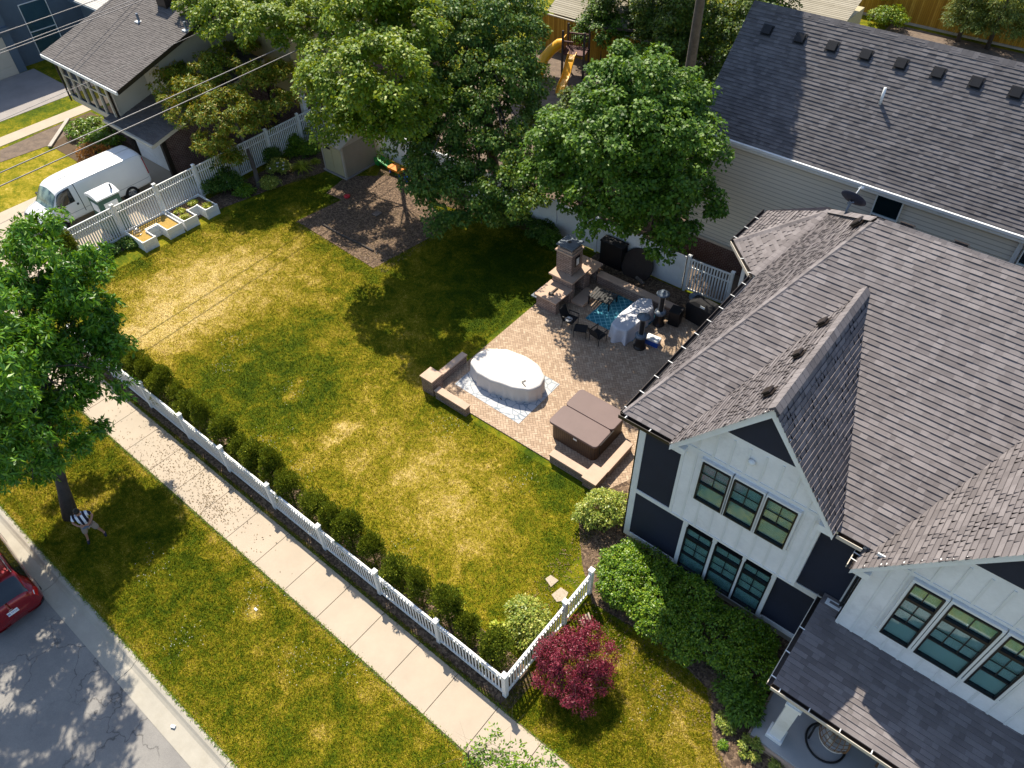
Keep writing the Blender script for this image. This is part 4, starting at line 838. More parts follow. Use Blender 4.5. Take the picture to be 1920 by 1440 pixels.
b = MB(); b.box(-10.04, -9.08, 15.72, 16.66, 2.30, 2.37); b.box(-9.96, -9.16, 15.80, 16.58, 2.37, 2.47); Wf(b, 'chimney_collar', 'coping', bevel=.01)
b = MB()
for x in (-9.9, -9.3):
    for y in (15.88, 16.44): b.box(x, x+.08, y, y+.08, 2.47, 2.60)
b.box(-10.0, -9.12, 15.76, 16.62, 2.60, 2.65); b.box(-9.66, -9.48, 16.1, 16.28, 2.652, 2.66); Wf(b, 'chimney_cap', 'grey_metal')
b = MB(); b.box(-9.66, -9.50, 16.1, 16.26, 2.661, 2.665); Wf(b, 'flue_hole', 'black')
b = MB(); openbox(b, -10.0, -8.92, 16.78, 17.7, .05, .78, 16.98, 17.5, .68); Wf(b, 'wood_bench', 'stone', bevel=.01)
b = MB(); b.box(-10.06, -8.80, 16.87, 17.85, .78, .86); Wf(b, 'bench_top', 'coping', bevel=.01)
b = MB(); b.box(-8.90, -8.25, 15.5, 16.7, .05, .20); Wf(b, 'hearth', 'coping', bevel=.015)
b = MB(); b.box(-9.13, -9.10, 16.0, 16.34, 1.6, 2.1); b.box(-9.10, -9.09, 16.08, 16.27, 1.68, 2.02, 1); Wf(b, 'wall_lamp', [MT['black'], MT['white']])
b = MB(); b.bar((-9.45, 15.2, .80), (-9.45, 14.75, .82), .07, .05); b.bar((-9.45, 14.75, .82), (-9.40, 14.62, .82), .22, .06); o = b.build('grill_brush', 'bronze'); tag(o, 'dark grill brush lying on the low stone bench of the fireplace', 'brush')
tag(MB().box(-10.42, -10.06, 14.5, 15.3, .3, .36).build('tray', 'grey_metal', bevel=.01), 'pale grey tray behind the left end of the stone fireplace', 'tray')
# retaining wall and seat walls
def seatwall(name, label, segs, zt=.5, pil=()):
    x0, x1, y0, y1 = segs[0]; t = thing(name, label, 'wall', (x0, y0, .05))
    for (x0, x1, y0, y1) in segs:
        MB().box(x0+.03, x1-.03, y0+.03, y1-.03, -.02, zt-.07).build('block_course', 'stone', t, world=True)
        MB().box(x0, x1, y0, y1, zt-.07, zt).build('coping', 'coping', t, world=True, bevel=.012)
    for (x0, x1, y0, y1, z) in pil:
        MB().box(x0+.04, x1-.04, y0+.04, y1-.04, -.02, z-.07).build('pillar', 'stone', t, world=True)
        MB().box(x0, x1, y0, y1, z-.07, z).build('pillar_cap', 'coping', t, world=True, bevel=.012)
seatwall('retaining_wall', 'low stone retaining wall running from the fireplace toward the covered grill', [(-8.79, -4.7, 17.33, 17.72)], .56)
seatwall('seat_wall', 'small L shaped stone seat wall with a pillar at the lawn corner of the patio', [(-10.32, -10.02, 8.05, 9.72), (-9.72, -8.05, 7.36, 7.68)], .48, [(-10.45, -9.78, 7.36, 8.0, .86)])
seatwall('seat_wall', 'stone seat wall wrapping the near corner of the brown hot tub', [(-4.2, -2.62, 7.62, 7.95), (-2.36, -2.04, 8.3, 9.95)], .46, [(-2.66, -2.04, 7.5, 8.28, .5)])
# hot tub
HT = thing('hot_tub', 'square brown hot tub with folded vinyl cover beside the navy house', 'hot tub', (-3.86, 9.6, .05))
Wh = lambda mb, name, m, **k: mb.build(name, m, HT, world=True, **k)
def rrect(x0, x1, y0, y1, r, n=6):
    P = []
    for cx, cy, a0 in ((x1-r, y0+r, -90), (x1-r, y1-r, 0), (x0+r, y1-r, 90), (x0+r, y0+r, 180)):
        P += [(cx+r*math.cos(R_(a0+90*i/n)), cy+r*math.sin(R_(a0+90*i/n))) for i in range(n+1)]
    return P
Wh(MB().prism(rrect(-4.86, -2.86, 8.62, 10.6, .2), .05, .82), 'cabinet', 'ribbed')
Wh(MB().prism(rrect(-4.89, -2.83, 8.59, 10.63, .22), .80, .86), 'rim', 'tub_wood')
for y0, y1 in ((8.55, 9.60), (9.62, 10.67)):
    b = MB(); b.prism(rrect(-4.95, -2.79, y0, y1, .10 if False else .16), .86, .97); Wh(b, 'cover', 'tub_cover', bevel=.025, seg=3)
b = MB(); b.box(-3.78, -3.62, 8.535, 8.55, .76, .84); Wh(b, 'badge', 'white')
b = MB(); b.tube([(-2.74, 8.75, .5), (-2.74, 8.75, .98), (-2.74, 9.62, 1.0)], .016); Wh(b, 'cover_lifter', 'black')
# draped covers
def drape(name, label, cat, pts, z, flare=.12, folds=22, mat='cover', amp=.05, seed=3, sag=.03, zb=.06):
    "cloth over an outline (list of xy), pleated skirt"
    rs = np.random.RandomState(seed); P = np.array(pts, float); c = P.mean(0); M = 150
    Q = np.vstack([P, P[:1]]); s = np.r_[0, np.cumsum(np.linalg.norm(np.diff(Q, axis=0), axis=1))]; u = np.linspace(0, s[-1], M, endpoint=False)
    O = np.stack([np.interp(u, s, Q[:, i]) for i in (0, 1)], 1)
    for _ in range(4): O = (np.roll(O, 1, 0)+O*2+np.roll(O, -1, 0))/4
    ph = rs.uniform(0, 6.28, 5); th = u/s[-1]*2*np.pi
    pl = sum(np.sin(th*k+p)*w for k, p, w in zip((folds, folds*.6//1, 7, 13, folds*1.7//1), ph, (1, .7, .6, .5, .3)))
    V = []; rings = []
    for r in (0.12, .3, .5, .7, .86, .95, 1.0):
        ring = c+(O-c)*r; zz = z+.012*np.sin(ring[:, 0]*5+ring[:, 1]*3)+.01*np.sin(ring[:, 1]*7)-sag*(1-r)*0-.012*(r > .98)
        rings.append(np.c_[ring, zz])
    nrm = unit(O-c)
    for t in (.06, .18, .35, .55, .78, 1.):
        o2 = O+nrm*(.02+flare*t+amp*pl[:, None]*(t**.8)); zz = z-.02-(z-zb)*t+.03*np.sin(th*5+ph[0])*(t > .9)*1; rings.append(np.c_[o2, np.maximum(zz, zb)])
    V = np.vstack([np.r_[c, z][None]]+rings); F = []
    mb = MB(); mb.v = [tuple(p) for p in V]
    for k in range(M): mb.f.append((0, 1+k, 1+(k+1) % M))
    for i in range(len(rings)-1):
        for k in range(M): a = 1+i*M; mb.f.append((a+k, a+M+k, a+M+(k+1) % M, a+(k+1) % M))
    mb.mi = [0]*len(mb.f); t = thing(name, label, cat, (c[0], c[1], zb)); o = mb.build('cloth', mat, t, world=True, smooth=True)
    return t
out = [(-9.42, 9.25), (-9.52, 9.75), (-9.35, 10.3), (-8.75, 10.72), (-7.9, 10.88), (-7.1, 10.8), (-6.55, 10.45), (-6.38, 9.95), (-6.55, 9.5), (-7.2, 9.18), (-8.0, 9.0), (-8.8, 8.95)]
t = drape('covered_table', 'long oval patio table under a white draped cover on a grey mat', 'table', out, .80, .03, 26, amp=.024)
b = MB(); b.bar((-7.05, 9.62, .83), (-6.78, 9.52, .83), .03, .02); b.bar((-7.05, 9.62, .83), (-6.98, 9.78, .83), .03, .02); b.build('strap', 'black', t, world=True)
MB().box(-7.55, -7.45, 8.84, 8.86, .18, .22).build('buckle', 'black', t, world=True)
tag(MB().prism([(-9.6, 8.42), (-6.2, 8.36), (-6.22, 11.05), (-9.6, 11.1)], .052, .062).build('outdoor_mat', 'mat'), 'grey stone patterned mat spread under the covered oval table', 'mat')
tag(MB().prism([(-7.75, 15.0), (-5.3, 15.0), (-5.3, 17.25), (-7.75, 17.25)], .052, .064).build('outdoor_rug', 'rug'), 'blue lattice patterned rug on the shaded part of the patio', 'rug')
drape('covered_sofa', 'white cloth covered sofa with stains standing on the blue rug', 'sofa', [(-6.25, 14.75), (-6.3, 15.6), (-6.2, 16.9), (-5.75, 17.15), (-5.4, 16.7), (-5.35, 15.6), (-5.45, 14.7), (-5.9, 14.55)], .78, .08, 12, 'sofa_cover', .05, 9)
# patio heaters
def heater(label, x, y, rz):
    t = thing('patio_heater', label, 'patio heater', (x, y, .05), rz, 'bronze patio heaters')
    MB().lathe([(.001, 0), (.27, 0), (.27, .05), (.23, .08), (.21, .10), (.20, .55), (.23, .60), (.001, .60)], n=26).build('base', 'bronze', t, smooth=True, bevel=0)
    MB().lathe([(.24, .60), (.25, .62), (.25, .70), (.20, .76), (.001, .76)], n=26).build('shelf', 'grey_metal', t, smooth=True)
    MB().box(-.06, .06, -.262, -.25, .62, .69).build('control_plate', 'steel', t)
    b = MB()
    for k in range(4): a = k*math.pi/2+.4; b.tube([(.15*math.cos(a), .15*math.sin(a), .76), (.15*math.cos(a), .15*math.sin(a), 1.55)], .012, 6)
    b.build('guard', 'steel', t); b = MB(); b.cyl((0, 0), .10, .76, 1.5, 18); b.build('emitter_tube', 'car_plastic', t, smooth=False)
    MB().lathe([(.001, 1.50), (.14, 1.5), (.16, 1.56), (.12, 1.6), (.001, 1.6)], n=22).build('collar', 'bronze', t, smooth=True)
    MB().lathe([(.27, 1.66), (.285, 1.68), (.20, 1.73), (.10, 1.76), (.09, 1.79), (.001, 1.80)], n=28).build('reflector', 'grey_metal', t, smooth=True)
heater('bronze patio heater nearest the blue cooler', -4.88, 14.92, -.8); heater('bronze patio heater behind the covered sofa by the retaining wall', -5.02, 16.68, -.6)
t = thing('cooler', 'blue picnic cooler with a white lid beside the nearest patio heater', 'cooler', (-4.55, 15.42, .05), .08)
MB().box(-.3, .3, -.18, .18, 0, .26).build('body', 'blue', t, bevel=.02); MB().box(-.31, .31, -.19, .19, .26, .34).build('lid', 'white', t, bevel=.025)
# covered grill, storage box, kettle
t = thing('covered_grill', 'gas grill under a black fitted cover against the slatted fence panel', 'grill', (-3.55, 17.95, .05), -.1)
b = MB(); secs = []
for z, hx, hy in ((0, .72, .34), (.5, .75, .36), (.86, .76, .38), (.96, .70, .36), (1.08, .48, .27), (1.12, .40, .2)): secs.append([(sx*hx, sy*hy, z) for sx, sy in ((-1, -1), (1, -1), (1, 1), (-1, 1))])
vs = [p for s_ in secs for p in s_]; b.add(vs, [(i*4+k, i*4+(k+1) % 4, (i+1)*4+(k+1) % 4, (i+1)*4+k) for i in range(5) for k in range(4)]+[(20, 21, 22, 23)]); b.build('cover', 'black_fabric', t, bevel=.04, seg=3)
b = MB(); b.box(-.10, .12, -.002, .01, 0, .09); b.v = [(p[0], -.34+p[1]+.05*0+p[2]*.35, .98+p[2]) for p in b.v]; b.build('label_patch', 'white', t)
t = thing('storage_box', 'black resin box between the patio heater and the covered grill', 'box', (-4.5, 17.15, .05), .15)
MB().box(-.24, .24, -.24, .24, 0, .72).build('body', 'black', t, bevel=.02); MB().box(-.26, .26, -.26, .26, .72, .77).build('lid', 'black_fabric', t, bevel=.015)
t = thing('kettle_grill', 'round kettle grill with blue grey lid behind the covered grill', 'grill', (-4.3, 18.45, .05))
MB().lathe([(.001, .45), (.15, .47), (.26, .56), (.3, .7)], n=24).build('bowl', 'black', t, smooth=True); MB().lathe([(.3, .7), (.29, .74), (.2, .84), (.06, .88), (.001, .88)], n=24).build('lid', 'grey_metal', t, smooth=True)
for a in (0, 2.1, 4.2): MB().tube([(.2*math.cos(a), .2*math.sin(a), .5), (.3*math.cos(a), .3*math.sin(a), 0)], .014, 6).build('leg', 'black', t)
t = thing('storage_cabinet', 'black cabinet standing against the white fence behind the chimney', 'cabinet', (-8.95, 19.0, .05))
MB().box(-.65, .55, -.25, .25, 0, 1.25).build('body', 'black', t, bevel=.02); MB().box(-.68, .58, -.28, .28, 1.25, 1.3).build('lid', 'black_fabric', t, bevel=.01)
# leaning disc
t = thing('leaning_disc', 'big round brown disc with a black rim leaning on the white fence', 'disc', (-7.65, 18.7, .1))
X = Matrix.Translation((0, .28, .52)) @ Matrix.Rotation(R_(62), 4, 'X')
b = MB(X); b.cyl((0, 0), .78, -.015, .015, 40); b.build('panel', 'brown_disc', t)
b = MB(X); b.tube([(.79*math.cos(a), .79*math.sin(a), 0) for a in [2*math.pi*i/40 for i in range(41)]], .025, 6); b.build('rim', 'black', t, smooth=True)
tag(MB().bar((-7.3, 18.35, .5), (-6.8, 18.25, .42), .12, .08).build('log', 'trunk'), 'short split log lying against the brown leaning disc', 'log')
# chairs
def sling(t, arms=True, back=True):
    F = 'black'
    for x in (-.27, .27):
        b = MB(); b.tube([(x, -.24, 0), (x, -.26, .62 if arms else .38)], .014, 6); b.build('leg', F, t); b = MB(); b.tube([(x, .26, 0), (x, .22, .60 if arms else .38)], .014, 6); b.build('leg', F, t)
        if arms: MB().bar((x, -.28, .62), (x, .25, .60), .045, .02).build('armrest', F, t)
        MB().bar((x, -.25, .38), (x, .24, .36), .025, .025).build('side_rail', F, t)
    MB().box(-.26, .26, -.24, .25, .355, .375).build('seat', 'black_fabric', t)
    if back: MB().slab([(-.26, .24, .38), (.26, .24, .38), (.26, .42, .88), (-.26, .42, .88)], (0, .02, 0)).build('backrest', 'black_fabric', t)
t = thing('patio_chair', 'black sling patio armchair with a pale hat on its seat beside the fireplace', 'chair', (-8.0, 14.2, .05), R_(95), 'black patio chairs by the rug'); sling(t)
tag(MB().lathe([(.17, .0), (.12, .03), (.08, .09), (.001, .11)], n=18).build('sun_hat', 'cushion'), 'pale round hat resting on the seat of the sling armchair', 'hat').location = (-8.05, 14.15, .435)
t = thing('footstool', 'black sling footstool between the two black patio chairs', 'footstool', (-7.3, 14.0, .05), R_(25)); sling(t, False, False)
t = thing('patio_chair', 'black sling patio chair seen from behind near the white covered sofa', 'chair', (-6.5, 14.15, .05), R_(172), 'black patio chairs by the rug'); sling(t)
t = thing('patio_table', 'low black slatted table at the dark end of the blue rug', 'table', (-7.75, 16.35, .05), .1)
b = MB()
for i in range(9): b.box(-.55+i*.125, -.45+i*.125, -.42, .42, .40, .43)
b.build('tabletop', 'black', t)
for x in (-.5, .5):
    for y in (-.38, .38): MB().box(x-.03, x+.03, y-.03, y+.03, 0, .40).build('leg', 'black', t)
# ================================================================== PLANTERS, STONES, SMALL THINGS
def planter(name, label, x0, x1, y0, y1, a, c, xi, h=.56):
    "U shaped raised planter opening toward +x; notch y a..c from x xi"
    t = thing(name, label, 'planter', ((x0+x1)/2, (y0+y1)/2, 0), 0, 'white raised planters'); w = .05
    def wl(p, q): 
        xa, xb = sorted((p[0], q[0])); ya, yb = sorted((p[1], q[1])); return (xa-w/2, xb+w/2, ya-w/2, yb+w/2)
    P = [(x0, y0), (x1, y0), (x1, a), (xi, a), (xi, c), (x1, c), (x1, y1), (x0, y1)]
    for i in range(8):
        e = wl(P[i], P[(i+1) % 8]); hh = h+.002*(i % 2); b = MB(); b.box(*e, 0.0, hh*.5-.004); b.box(*e, hh*.5+.004, hh); b.build('board', 'white', t, world=True)
    for i, (x, y) in enumerate(P): MB().box(x-.045, x+.045, y-.045, y+.045, 0, h+.02).build('corner_post', 'white', t, world=True)
    b = MB(); b.prism([(x0, y0), (x1, y0), (x1, a), (xi, a), (xi, c), (x1, c), (x1, y1), (x0, y1)], h-.12, h-.10); b.build('soil', 'straw' if y0 < 7 else 'soil', t, world=True)
    return t
planter('raised_planter', 'white raised planter with dry straw and a wire cloche, nearer the sidewalk', -29.45, -27.85, 5.75, 7.9, 6.42, 7.12, -28.6)
planter('raised_planter', 'white raised planter with green seedlings, nearer the shed', -29.45, -27.85, 8.1, 10.05, 8.8, 9.4, -28.6)
b = MB()
for k in range(8): a = k*math.pi/8; b.tube([(.2*math.cos(a)*math.cos(e), .2*math.sin(a)*math.cos(e), .3*math.sin(e)) for e in [R_(v) for v in range(0, 181, 20)]], .007, 5)
for r_, z in ((.2, .02), (.16, .17)): b.tube([(r_*math.cos(a), r_*math.sin(a), z) for a in [2*math.pi*i/16 for i in range(17)]], .007, 5)
o = tag(b.build('cloche', 'steel'), 'small silver wire dome on the straw of the near planter', 'cloche'); o.location = (-28.9, 6.1, .46)
b = MB(); b.box(-.04, .0, 0, .7, .0, .03); b.box(-.18, -.14, 0, .7, .0, .03)
for i in range(6): b.box(-.14, -.04, .03+i*.125, .07+i*.125, 0, .03)
o = tag(b.build('ladder_trellis', 'white'), 'little white ladder trellis lying across the near planter', 'trellis'); o.location = (-28.6, 6.42, .57)
for i, (P, lab) in enumerate((([(-1.38, 3.72), (-1.32, 3.95), (-1.0, 3.95), (-1.05, 3.6)], 'angular flagstone in the grass, farther from the picket return'), ([(-.88, 3.4), (-.8, 3.8), (-.5, 3.8), (-.42, 3.5), (-.6, 3.3)], 'flagstone against the inner side of the picket return'), ([(.3, 3.3), (.4, 3.66), (.6, 3.5), (.5, 3.15)], 'flagstone outside the picket return near the hedge'))):
    tag(MB().prism(P, .0, .035).build('stepping_stone', 'concrete', bevel=.01), lab, 'stepping stone', 'flagstones at the gate')
def at(px, py, z=0): p = G(px, py, z); return (p[0], p[1], z)
t = MB(); t.box(-.06, .06, -.035, .035, 0, .04); o = tag(t.build('irrigation_cap', 'white', bevel=.01), 'small white utility cap in the sidewalk lawn strip', 'utility cap'); o.location = at(480, 1143)
b = MB(); b.bar((0, 0, .04), (.12, .05, .04), .08, .07); o = tag(b.build('paper_cup', 'white'), 'white litter lying in the curb gutter', 'litter'); o.location = (at(322, 1362, -.12))
o = tag(MB().bar(at(93, 275, .1), at(128, 222, .12), .22, .08).build('plank', 'wood'), 'weathered white plank lying across the bare bed by the garden walk', 'plank')
# toys under the trees
t = thing('toddler_slide', 'green plastic toddler slide lying in shade beside the shed', 'slide', at(722, 312)); 
b = MB(); b.slab([(-.6, -.2, .35), (.5, -.2, .12), (.5, .2, .12), (-.6, .2, .35)], (0, 0, .04)); b.slab([(-.6, -.22, .35), (.5, -.22, .12), (.5, -.22, .24), (-.6, -.22, .47)], (0, .03, 0)); b.slab([(-.6, .22, .35), (.5, .22, .12), (.5, .22, .24), (-.6, .22, .47)], (0, .03, 0)); b.box(-.62, -.3, -.2, .2, 0, .3); b.build('chute', 'green', t)
t = thing('water_table', 'orange plastic water table next to the green toddler slide', 'toy', at(745, 325)); MB().prism(rrect(-.5, .5, -.3, .3, .12), .25, .38).build('basin', 'orange', t, bevel=.02)
for x in (-.35, .35):
    for y in (-.2, .2): MB().cyl((x, y), .04, 0, .25, 10).build('leg', 'blue', t)
o = tag(MB().lathe([(.10, 0), (.15, .22), (.14, .24), (.001, .05)], n=16).build('toy_bucket', 'blue'), 'blue toy bucket near the orange water table', 'bucket'); o.location = at(762, 340)
o = tag(MB().lathe([(.001, .0), (.16, .02), (.18, .08), (.12, .14), (.001, .16)], n=16).build('toy_ball', 'red', smooth=True), 'red toy at the mulch edge by the shed corner', 'toy'); o.location = at(651, 370)
t = MB(); t.bar((-.35, 0, .05), (.35, 0, .05), .5, .05); o = tag(t.build('stone_paver', 'trunk'), 'loose square paver on the shaded mulch', 'paver'); o.location = at(707, 402); o.scale = (.55, .8, 1)
o = tag(MB().tube([at(605, 420, .06), at(640, 440, .07), at(672, 455, .07), at(700, 470, .06)], .05, 7).build('edging_log', 'bark_dark'), 'long dark edging timber lying on the mulch patch', 'timber')
# ================================================================== PLAY SET
px_, py_ = G(1082, 140)[:2]
PS = thing('play_set', 'wooden play tower with yellow tube slide and yellow wave slide', 'play set', (px_, py_, 0), R_(20))
print('playset', px_, py_)
for x in (-.9, .55):
    for y in (-.6, .7): MB().box(x-.06, x+.06, y-.06, y+.06, 0, 3.0).build('post', 'bark_dark', PS)
MB().box(-.96, .6, -.65, .75, 1.5, 1.58).build('deck', 'playwood', PS)
b = MB()
for i in range(12): x = -.85+i*.125; b.box(x-.025, x+.025, .70, .74, 1.6, 2.4)
b.box(-.9, .6, .68, .76, 2.35, 2.43); b.build('railing', 'playwood', PS)
b = MB()
for i in range(7): x = -.88+i*.1; b.box(x-.02, x+.02, -.62, -.58, 1.6, 2.35)
b.box(-.9, -.2, -.64, -.56, 2.3, 2.37); b.build('railing', 'playwood', PS)
b = MB(); b.bar((.55, .7, 2.9), (4.2, 1.0, 2.9), .12, .12); b.bar((4.2, .3, 0), (4.2, 1.0, 2.95), .09, .09); b.bar((4.2, 1.7, 0), (4.2, 1.0, 2.95), .09, .09); b.build('swing_beam', 'bark_dark', PS)
pts = [(-.2+.0*s, -.6-2.9*s, 1.55-1.42*s+.10*math.sin(s*9)) for s in [i/12 for i in range(13)]]
b = MB()
for p, q in zip(pts[:-1], pts[1:]):
    for (xa, xb, za, zb) in ((-.25, .25, 0, .03), (-.27, -.23, 0, .2), (.23, .27, 0, .2)):
        b.add([(p[0]+xa, p[1], p[2]+za), (p[0]+xb, p[1], p[2]+za), (q[0]+xb, q[1], q[2]+za), (q[0]+xa, q[1], q[2]+za), (p[0]+xa, p[1], p[2]+zb), (p[0]+xb, p[1], p[2]+zb), (q[0]+xb, q[1], q[2]+zb), (q[0]+xa, q[1], q[2]+zb)], [(0, 3, 2, 1), (4, 5, 6, 7), (0, 1, 5, 4), (1, 2, 6, 5), (2, 3, 7, 6), (3, 0, 4, 7)])
b.build('wave_slide', 'yellow', PS)
b = MB(); b.tube([(-.95, .0, 1.95), (-1.3, -.05, 1.9), (-1.75, -.25, 1.55), (-2.1, -.7, 1.15), (-2.2, -1.3, .75), (-2.15, -1.8, .4)], .34, 20, cap=False); b.build('tube_slide', 'yellow', PS, smooth=True)
b = MB(); b.box(-1.0, -.94, -.42, .42, 1.55, 2.38); b.build('tube_flange', 'yellow', PS)
# ================================================================== POLES AND CABLES
t = thing('utility_pole', 'grey utility pole with cables rising through the yellow green tree', 'utility pole', at(578, 92)); MB().tube([(0, 0, 0), (0, 0, 9.5)], [.16, .11], 12).build('pole', 'wood', t, smooth=True); MB().box(-1.1, 1.1, -.06, .06, 8.4, 8.55).build('crossarm', 'wood', t)
def cable(label, p, q, sag, r, name='cable'):
    p, q = Vector(p), Vector(q); pts = [p.lerp(q, i/24)-Vector((0, 0, sag*4*(i/24)*(1-i/24))) for i in range(25)]
    tag(MB().tube(pts, r, 6).build(name, 'wire', smooth=True), label, 'cable', 'overhead cables')
def cab(label, pxs, z, r):
    a, b_ = G(*pxs[0], z), G(*pxs[1], z); d_ = b_-a; cable(label, a-d_*1.2, b_+d_*2.5, .1, r)
cab('thick overhead cable crossing above the white van, nearer the sidewalk', ((0, 345), (300, 208)), 7., .024)
cab('thick overhead cable crossing above the van roof, farther from the sidewalk', ((0, 320), (290, 191)), 7., .024)
cab('thin overhead wire across the grey ranch roof', ((0, 222), (220, 125)), 7., .012)
cab('overhead cable at the top left, uppermost of three', ((0, 59), (168, 0)), 7., .022)
cab('overhead cable at the top left, middle of three', ((0, 91), (240, 0)), 7., .02)
cab('overhead cable at the top left, lowest of three', ((0, 97), (258, 0)), 7., .02)
# ================================================================== VEHICLES
def cr(P, t):
    n = len(P); i = min(max(int(math.floor(t)), 0), n-2); f = t-i
    p0, p1, p2, p3 = P[max(i-1, 0)], P[i], P[i+1], P[min(i+2, n-1)]
    return .5*((2*p1)+(-p0+p2)*f+(2*p0-5*p1+4*p2-p3)*f*f+(-p0+3*p1-3*p2+p3)*f*f*f)
class Body:
    "stations along x (front = +x); each is a half section list of (y, z)"
    def __init__(s, st): s.x = [a for a, _ in st]; s.G = np.array([[(a, y, z) for y, z in sec] for a, sec in st], float); s.K = s.G.shape[1]
    def S(s, t, u): return cr([cr(list(r), u) for r in s.G], t)
    def skin(s, name, mat, par, nt=5, nu=4):
        T = np.linspace(0, len(s.x)-1, (len(s.x)-1)*nt+1); U = np.linspace(0, s.K-1, (s.K-1)*nu+1); g = [[s.S(t, u) for u in U] for t in T]; b = MB(); n = len(U); vs = []
        for r in g: vs += [tuple(p) for p in r]+[(p[0], -p[1], p[2]) for p in r[::-1]]
        m = 2*n; fs = [(i*m+k, (i+1)*m+k, (i+1)*m+(k+1) % m, i*m+(k+1) % m) for i in range(len(T)-1) for k in range(m)]
        fs += [tuple(range(m)), tuple(range((len(T)-1)*m, len(T)*m))[::-1]]
        return b.add(vs, fs).build(name, mat, par, smooth=True)
    def patch(s, name, mat, par, quad, off=.012, sides=(1, -1), n=8, smooth=True, label=None):
        "quad: four (t, u) corners"
        out = []
        for sd in sides:
            vs = []
            for i in range(n+1):
                for j in range(n+1):
                    a, c = i/n, j/n; t = (quad[0][0]*(1-a)+quad[1][0]*a)*(1-c)+(quad[3][0]*(1-a)+quad[2][0]*a)*c; u = (quad[0][1]*(1-a)+quad[1][1]*a)*(1-c)+(quad[3][1]*(1-a)+quad[2][1]*a)*c
                    p = s.S(t, u); e = 1e-2; du = s.S(t, min(u+e, s.K-1.001))-s.S(t, max(u-e, 0)); dt = s.S(min(t+e, len(s.x)-1.001), u)-s.S(max(t-e, 0), u); nn = np.cross(du, dt); nn = nn/max(np.linalg.norm(nn), 1e-9)
                    cen = np.array([p[0], 0, .8]); nn = nn if np.dot(nn, p-cen) > 0 else -nn
                    q = p+nn*off; vs.append((q[0], q[1]*sd, q[2]))
            fs = [(i*(n+1)+j, i*(n+1)+j+1, (i+1)*(n+1)+j+1, (i+1)*(n+1)+j) for i in range(n) for j in range(n)]
            out.append(MB().add(vs, fs).build(name, mat, par, smooth=smooth, label=label))
        return out
def wheel(par, x, y, r, sd, w=.2):
    X = Matrix.Translation((x, y, r)) @ Matrix.Rotation(R_(90*-sd), 4, 'X'); h = w/2
    o = MB(X).lathe([(r*.55, -h), (r*.93, -h), (r, -h*.7), (r, h*.7), (r*.93, h), (r*.62, h)], n=26).build('wheel', 'rubber', par, smooth=True)
    b = MB(X); b.lathe([(r*.63, h*.95), (r*.6, h*.7), (r*.2, h*.55), (.001, h*.6)], n=26)
    b.build('rim', 'grey_metal', o, smooth=True)
    for k in range(5):
        a = k*2*math.pi/5; b = MB(X @ Matrix.Rotation(a, 4, 'Z')); b.box(r*.1, r*.6, -.035, .035, h*.6, h*.85); b.build('spoke', 'steel', o)
    b = MB(X); b.lathe([(r*1.0, -h), (r*1.16, h*.2), (r*1.2, h*.25), (r*1.22, -.02)], n=30); b.build('wheel_arch', 'car_plastic', par, smooth=True)
def section(hw, zb, zbelt, wbelt, zr, wr): return [(0, zb), (hw*.8, zb), (hw*.97, zb+.12), (hw, (zb+zbelt)/2), (wbelt, zbelt), (wr+(wbelt-wr)*.3, zbelt+(zr-zbelt)*.6), (wr, zr-.10), (wr-.10, zr-.02), (wr*.5, zr+.02), (0, zr+.03)]
# van: local +x is forward
VAN = thing('white_van', 'white cargo van parked on the driveway behind the tall picket fence', 'van', (-33.72, 6.25, .02), R_(-90))
def vsec(hw, zb, zbelt, wbelt, zr, wr): return [(0, zb), (hw*.8, zb), (hw*.98, zb+.10), (hw, (zb+zbelt)/2), (wbelt, zbelt), (wr+(wbelt-wr)*.25, zbelt+(zr-zbelt)*.75), (wr-.01, zr-.09), (wr-.07, zr-.02), (wr*.5, zr+.03), (0, zr+.04)]
vb = Body([(-3.1, vsec(.94, .5, 1.1, .93, 1.9, .78)), (-3.04, vsec(1.0, .42, 1.15, .99, 2.05, .85)), (-2.7, vsec(1.02, .38, 1.15, 1.01, 2.12, .88)), (-1., vsec(1.02, .35, 1.15, 1.02, 2.14, .88)), (.6, vsec(1.02, .35, 1.15, 1.02, 2.13, .88)),
           (1.3, vsec(1.02, .35, 1.15, 1.01, 2.08, .86)), (1.68, vsec(1.02, .35, 1.15, 1.0, 1.94, .83)), (2.0, vsec(1.02, .35, 1.14, .98, 1.56, .84)), (2.26, vsec(1.01, .35, 1.06, .97, 1.22, .86)), (2.68, vsec(.99, .36, .96, .94, 1.10, .84)), (2.96, vsec(.96, .42, .82, .90, .95, .80)), (3.08, vsec(.90, .48, .66, .84, .74, .74))])
vb.skin('body', 'van', VAN)
vb.patch('windscreen', 'wscreen', VAN, [(6.0, 9), (8.0, 9), (7.9, 6.0), (6.2, 6.4)], .012, n=8)
vb.patch('side_window', 'cglass', VAN, [(4.5, 4.2), (7.1, 4.15), (5.9, 5.8), (4.5, 5.8)], .01)
vb.patch('headlight', 'amber', VAN, [(9.2, 3.6), (10.3, 3.6), (10.3, 4.3), (9.2, 4.3)], .01)
vb.patch('grille', 'car_plastic', VAN, [(10.05, 9), (10.8, 9), (10.8, 4.6), (10.05, 4.6)], .01)
vb.patch('bumper', 'car_plastic', VAN, [(9.2, 1.6), (10.9, 1.6), (10.9, 2.9), (9.2, 2.9)], .02)
vb.patch('tail_light', 'lens', VAN, [(.25, 3.6), (1.05, 3.6), (1.05, 5.2), (.25, 5.2)], .012); vb.patch('side_moulding', 'grey_metal', VAN, [(1.3, 3.05), (8.2, 3.05), (8.2, 3.1), (1.3, 3.1)], .006, n=14)
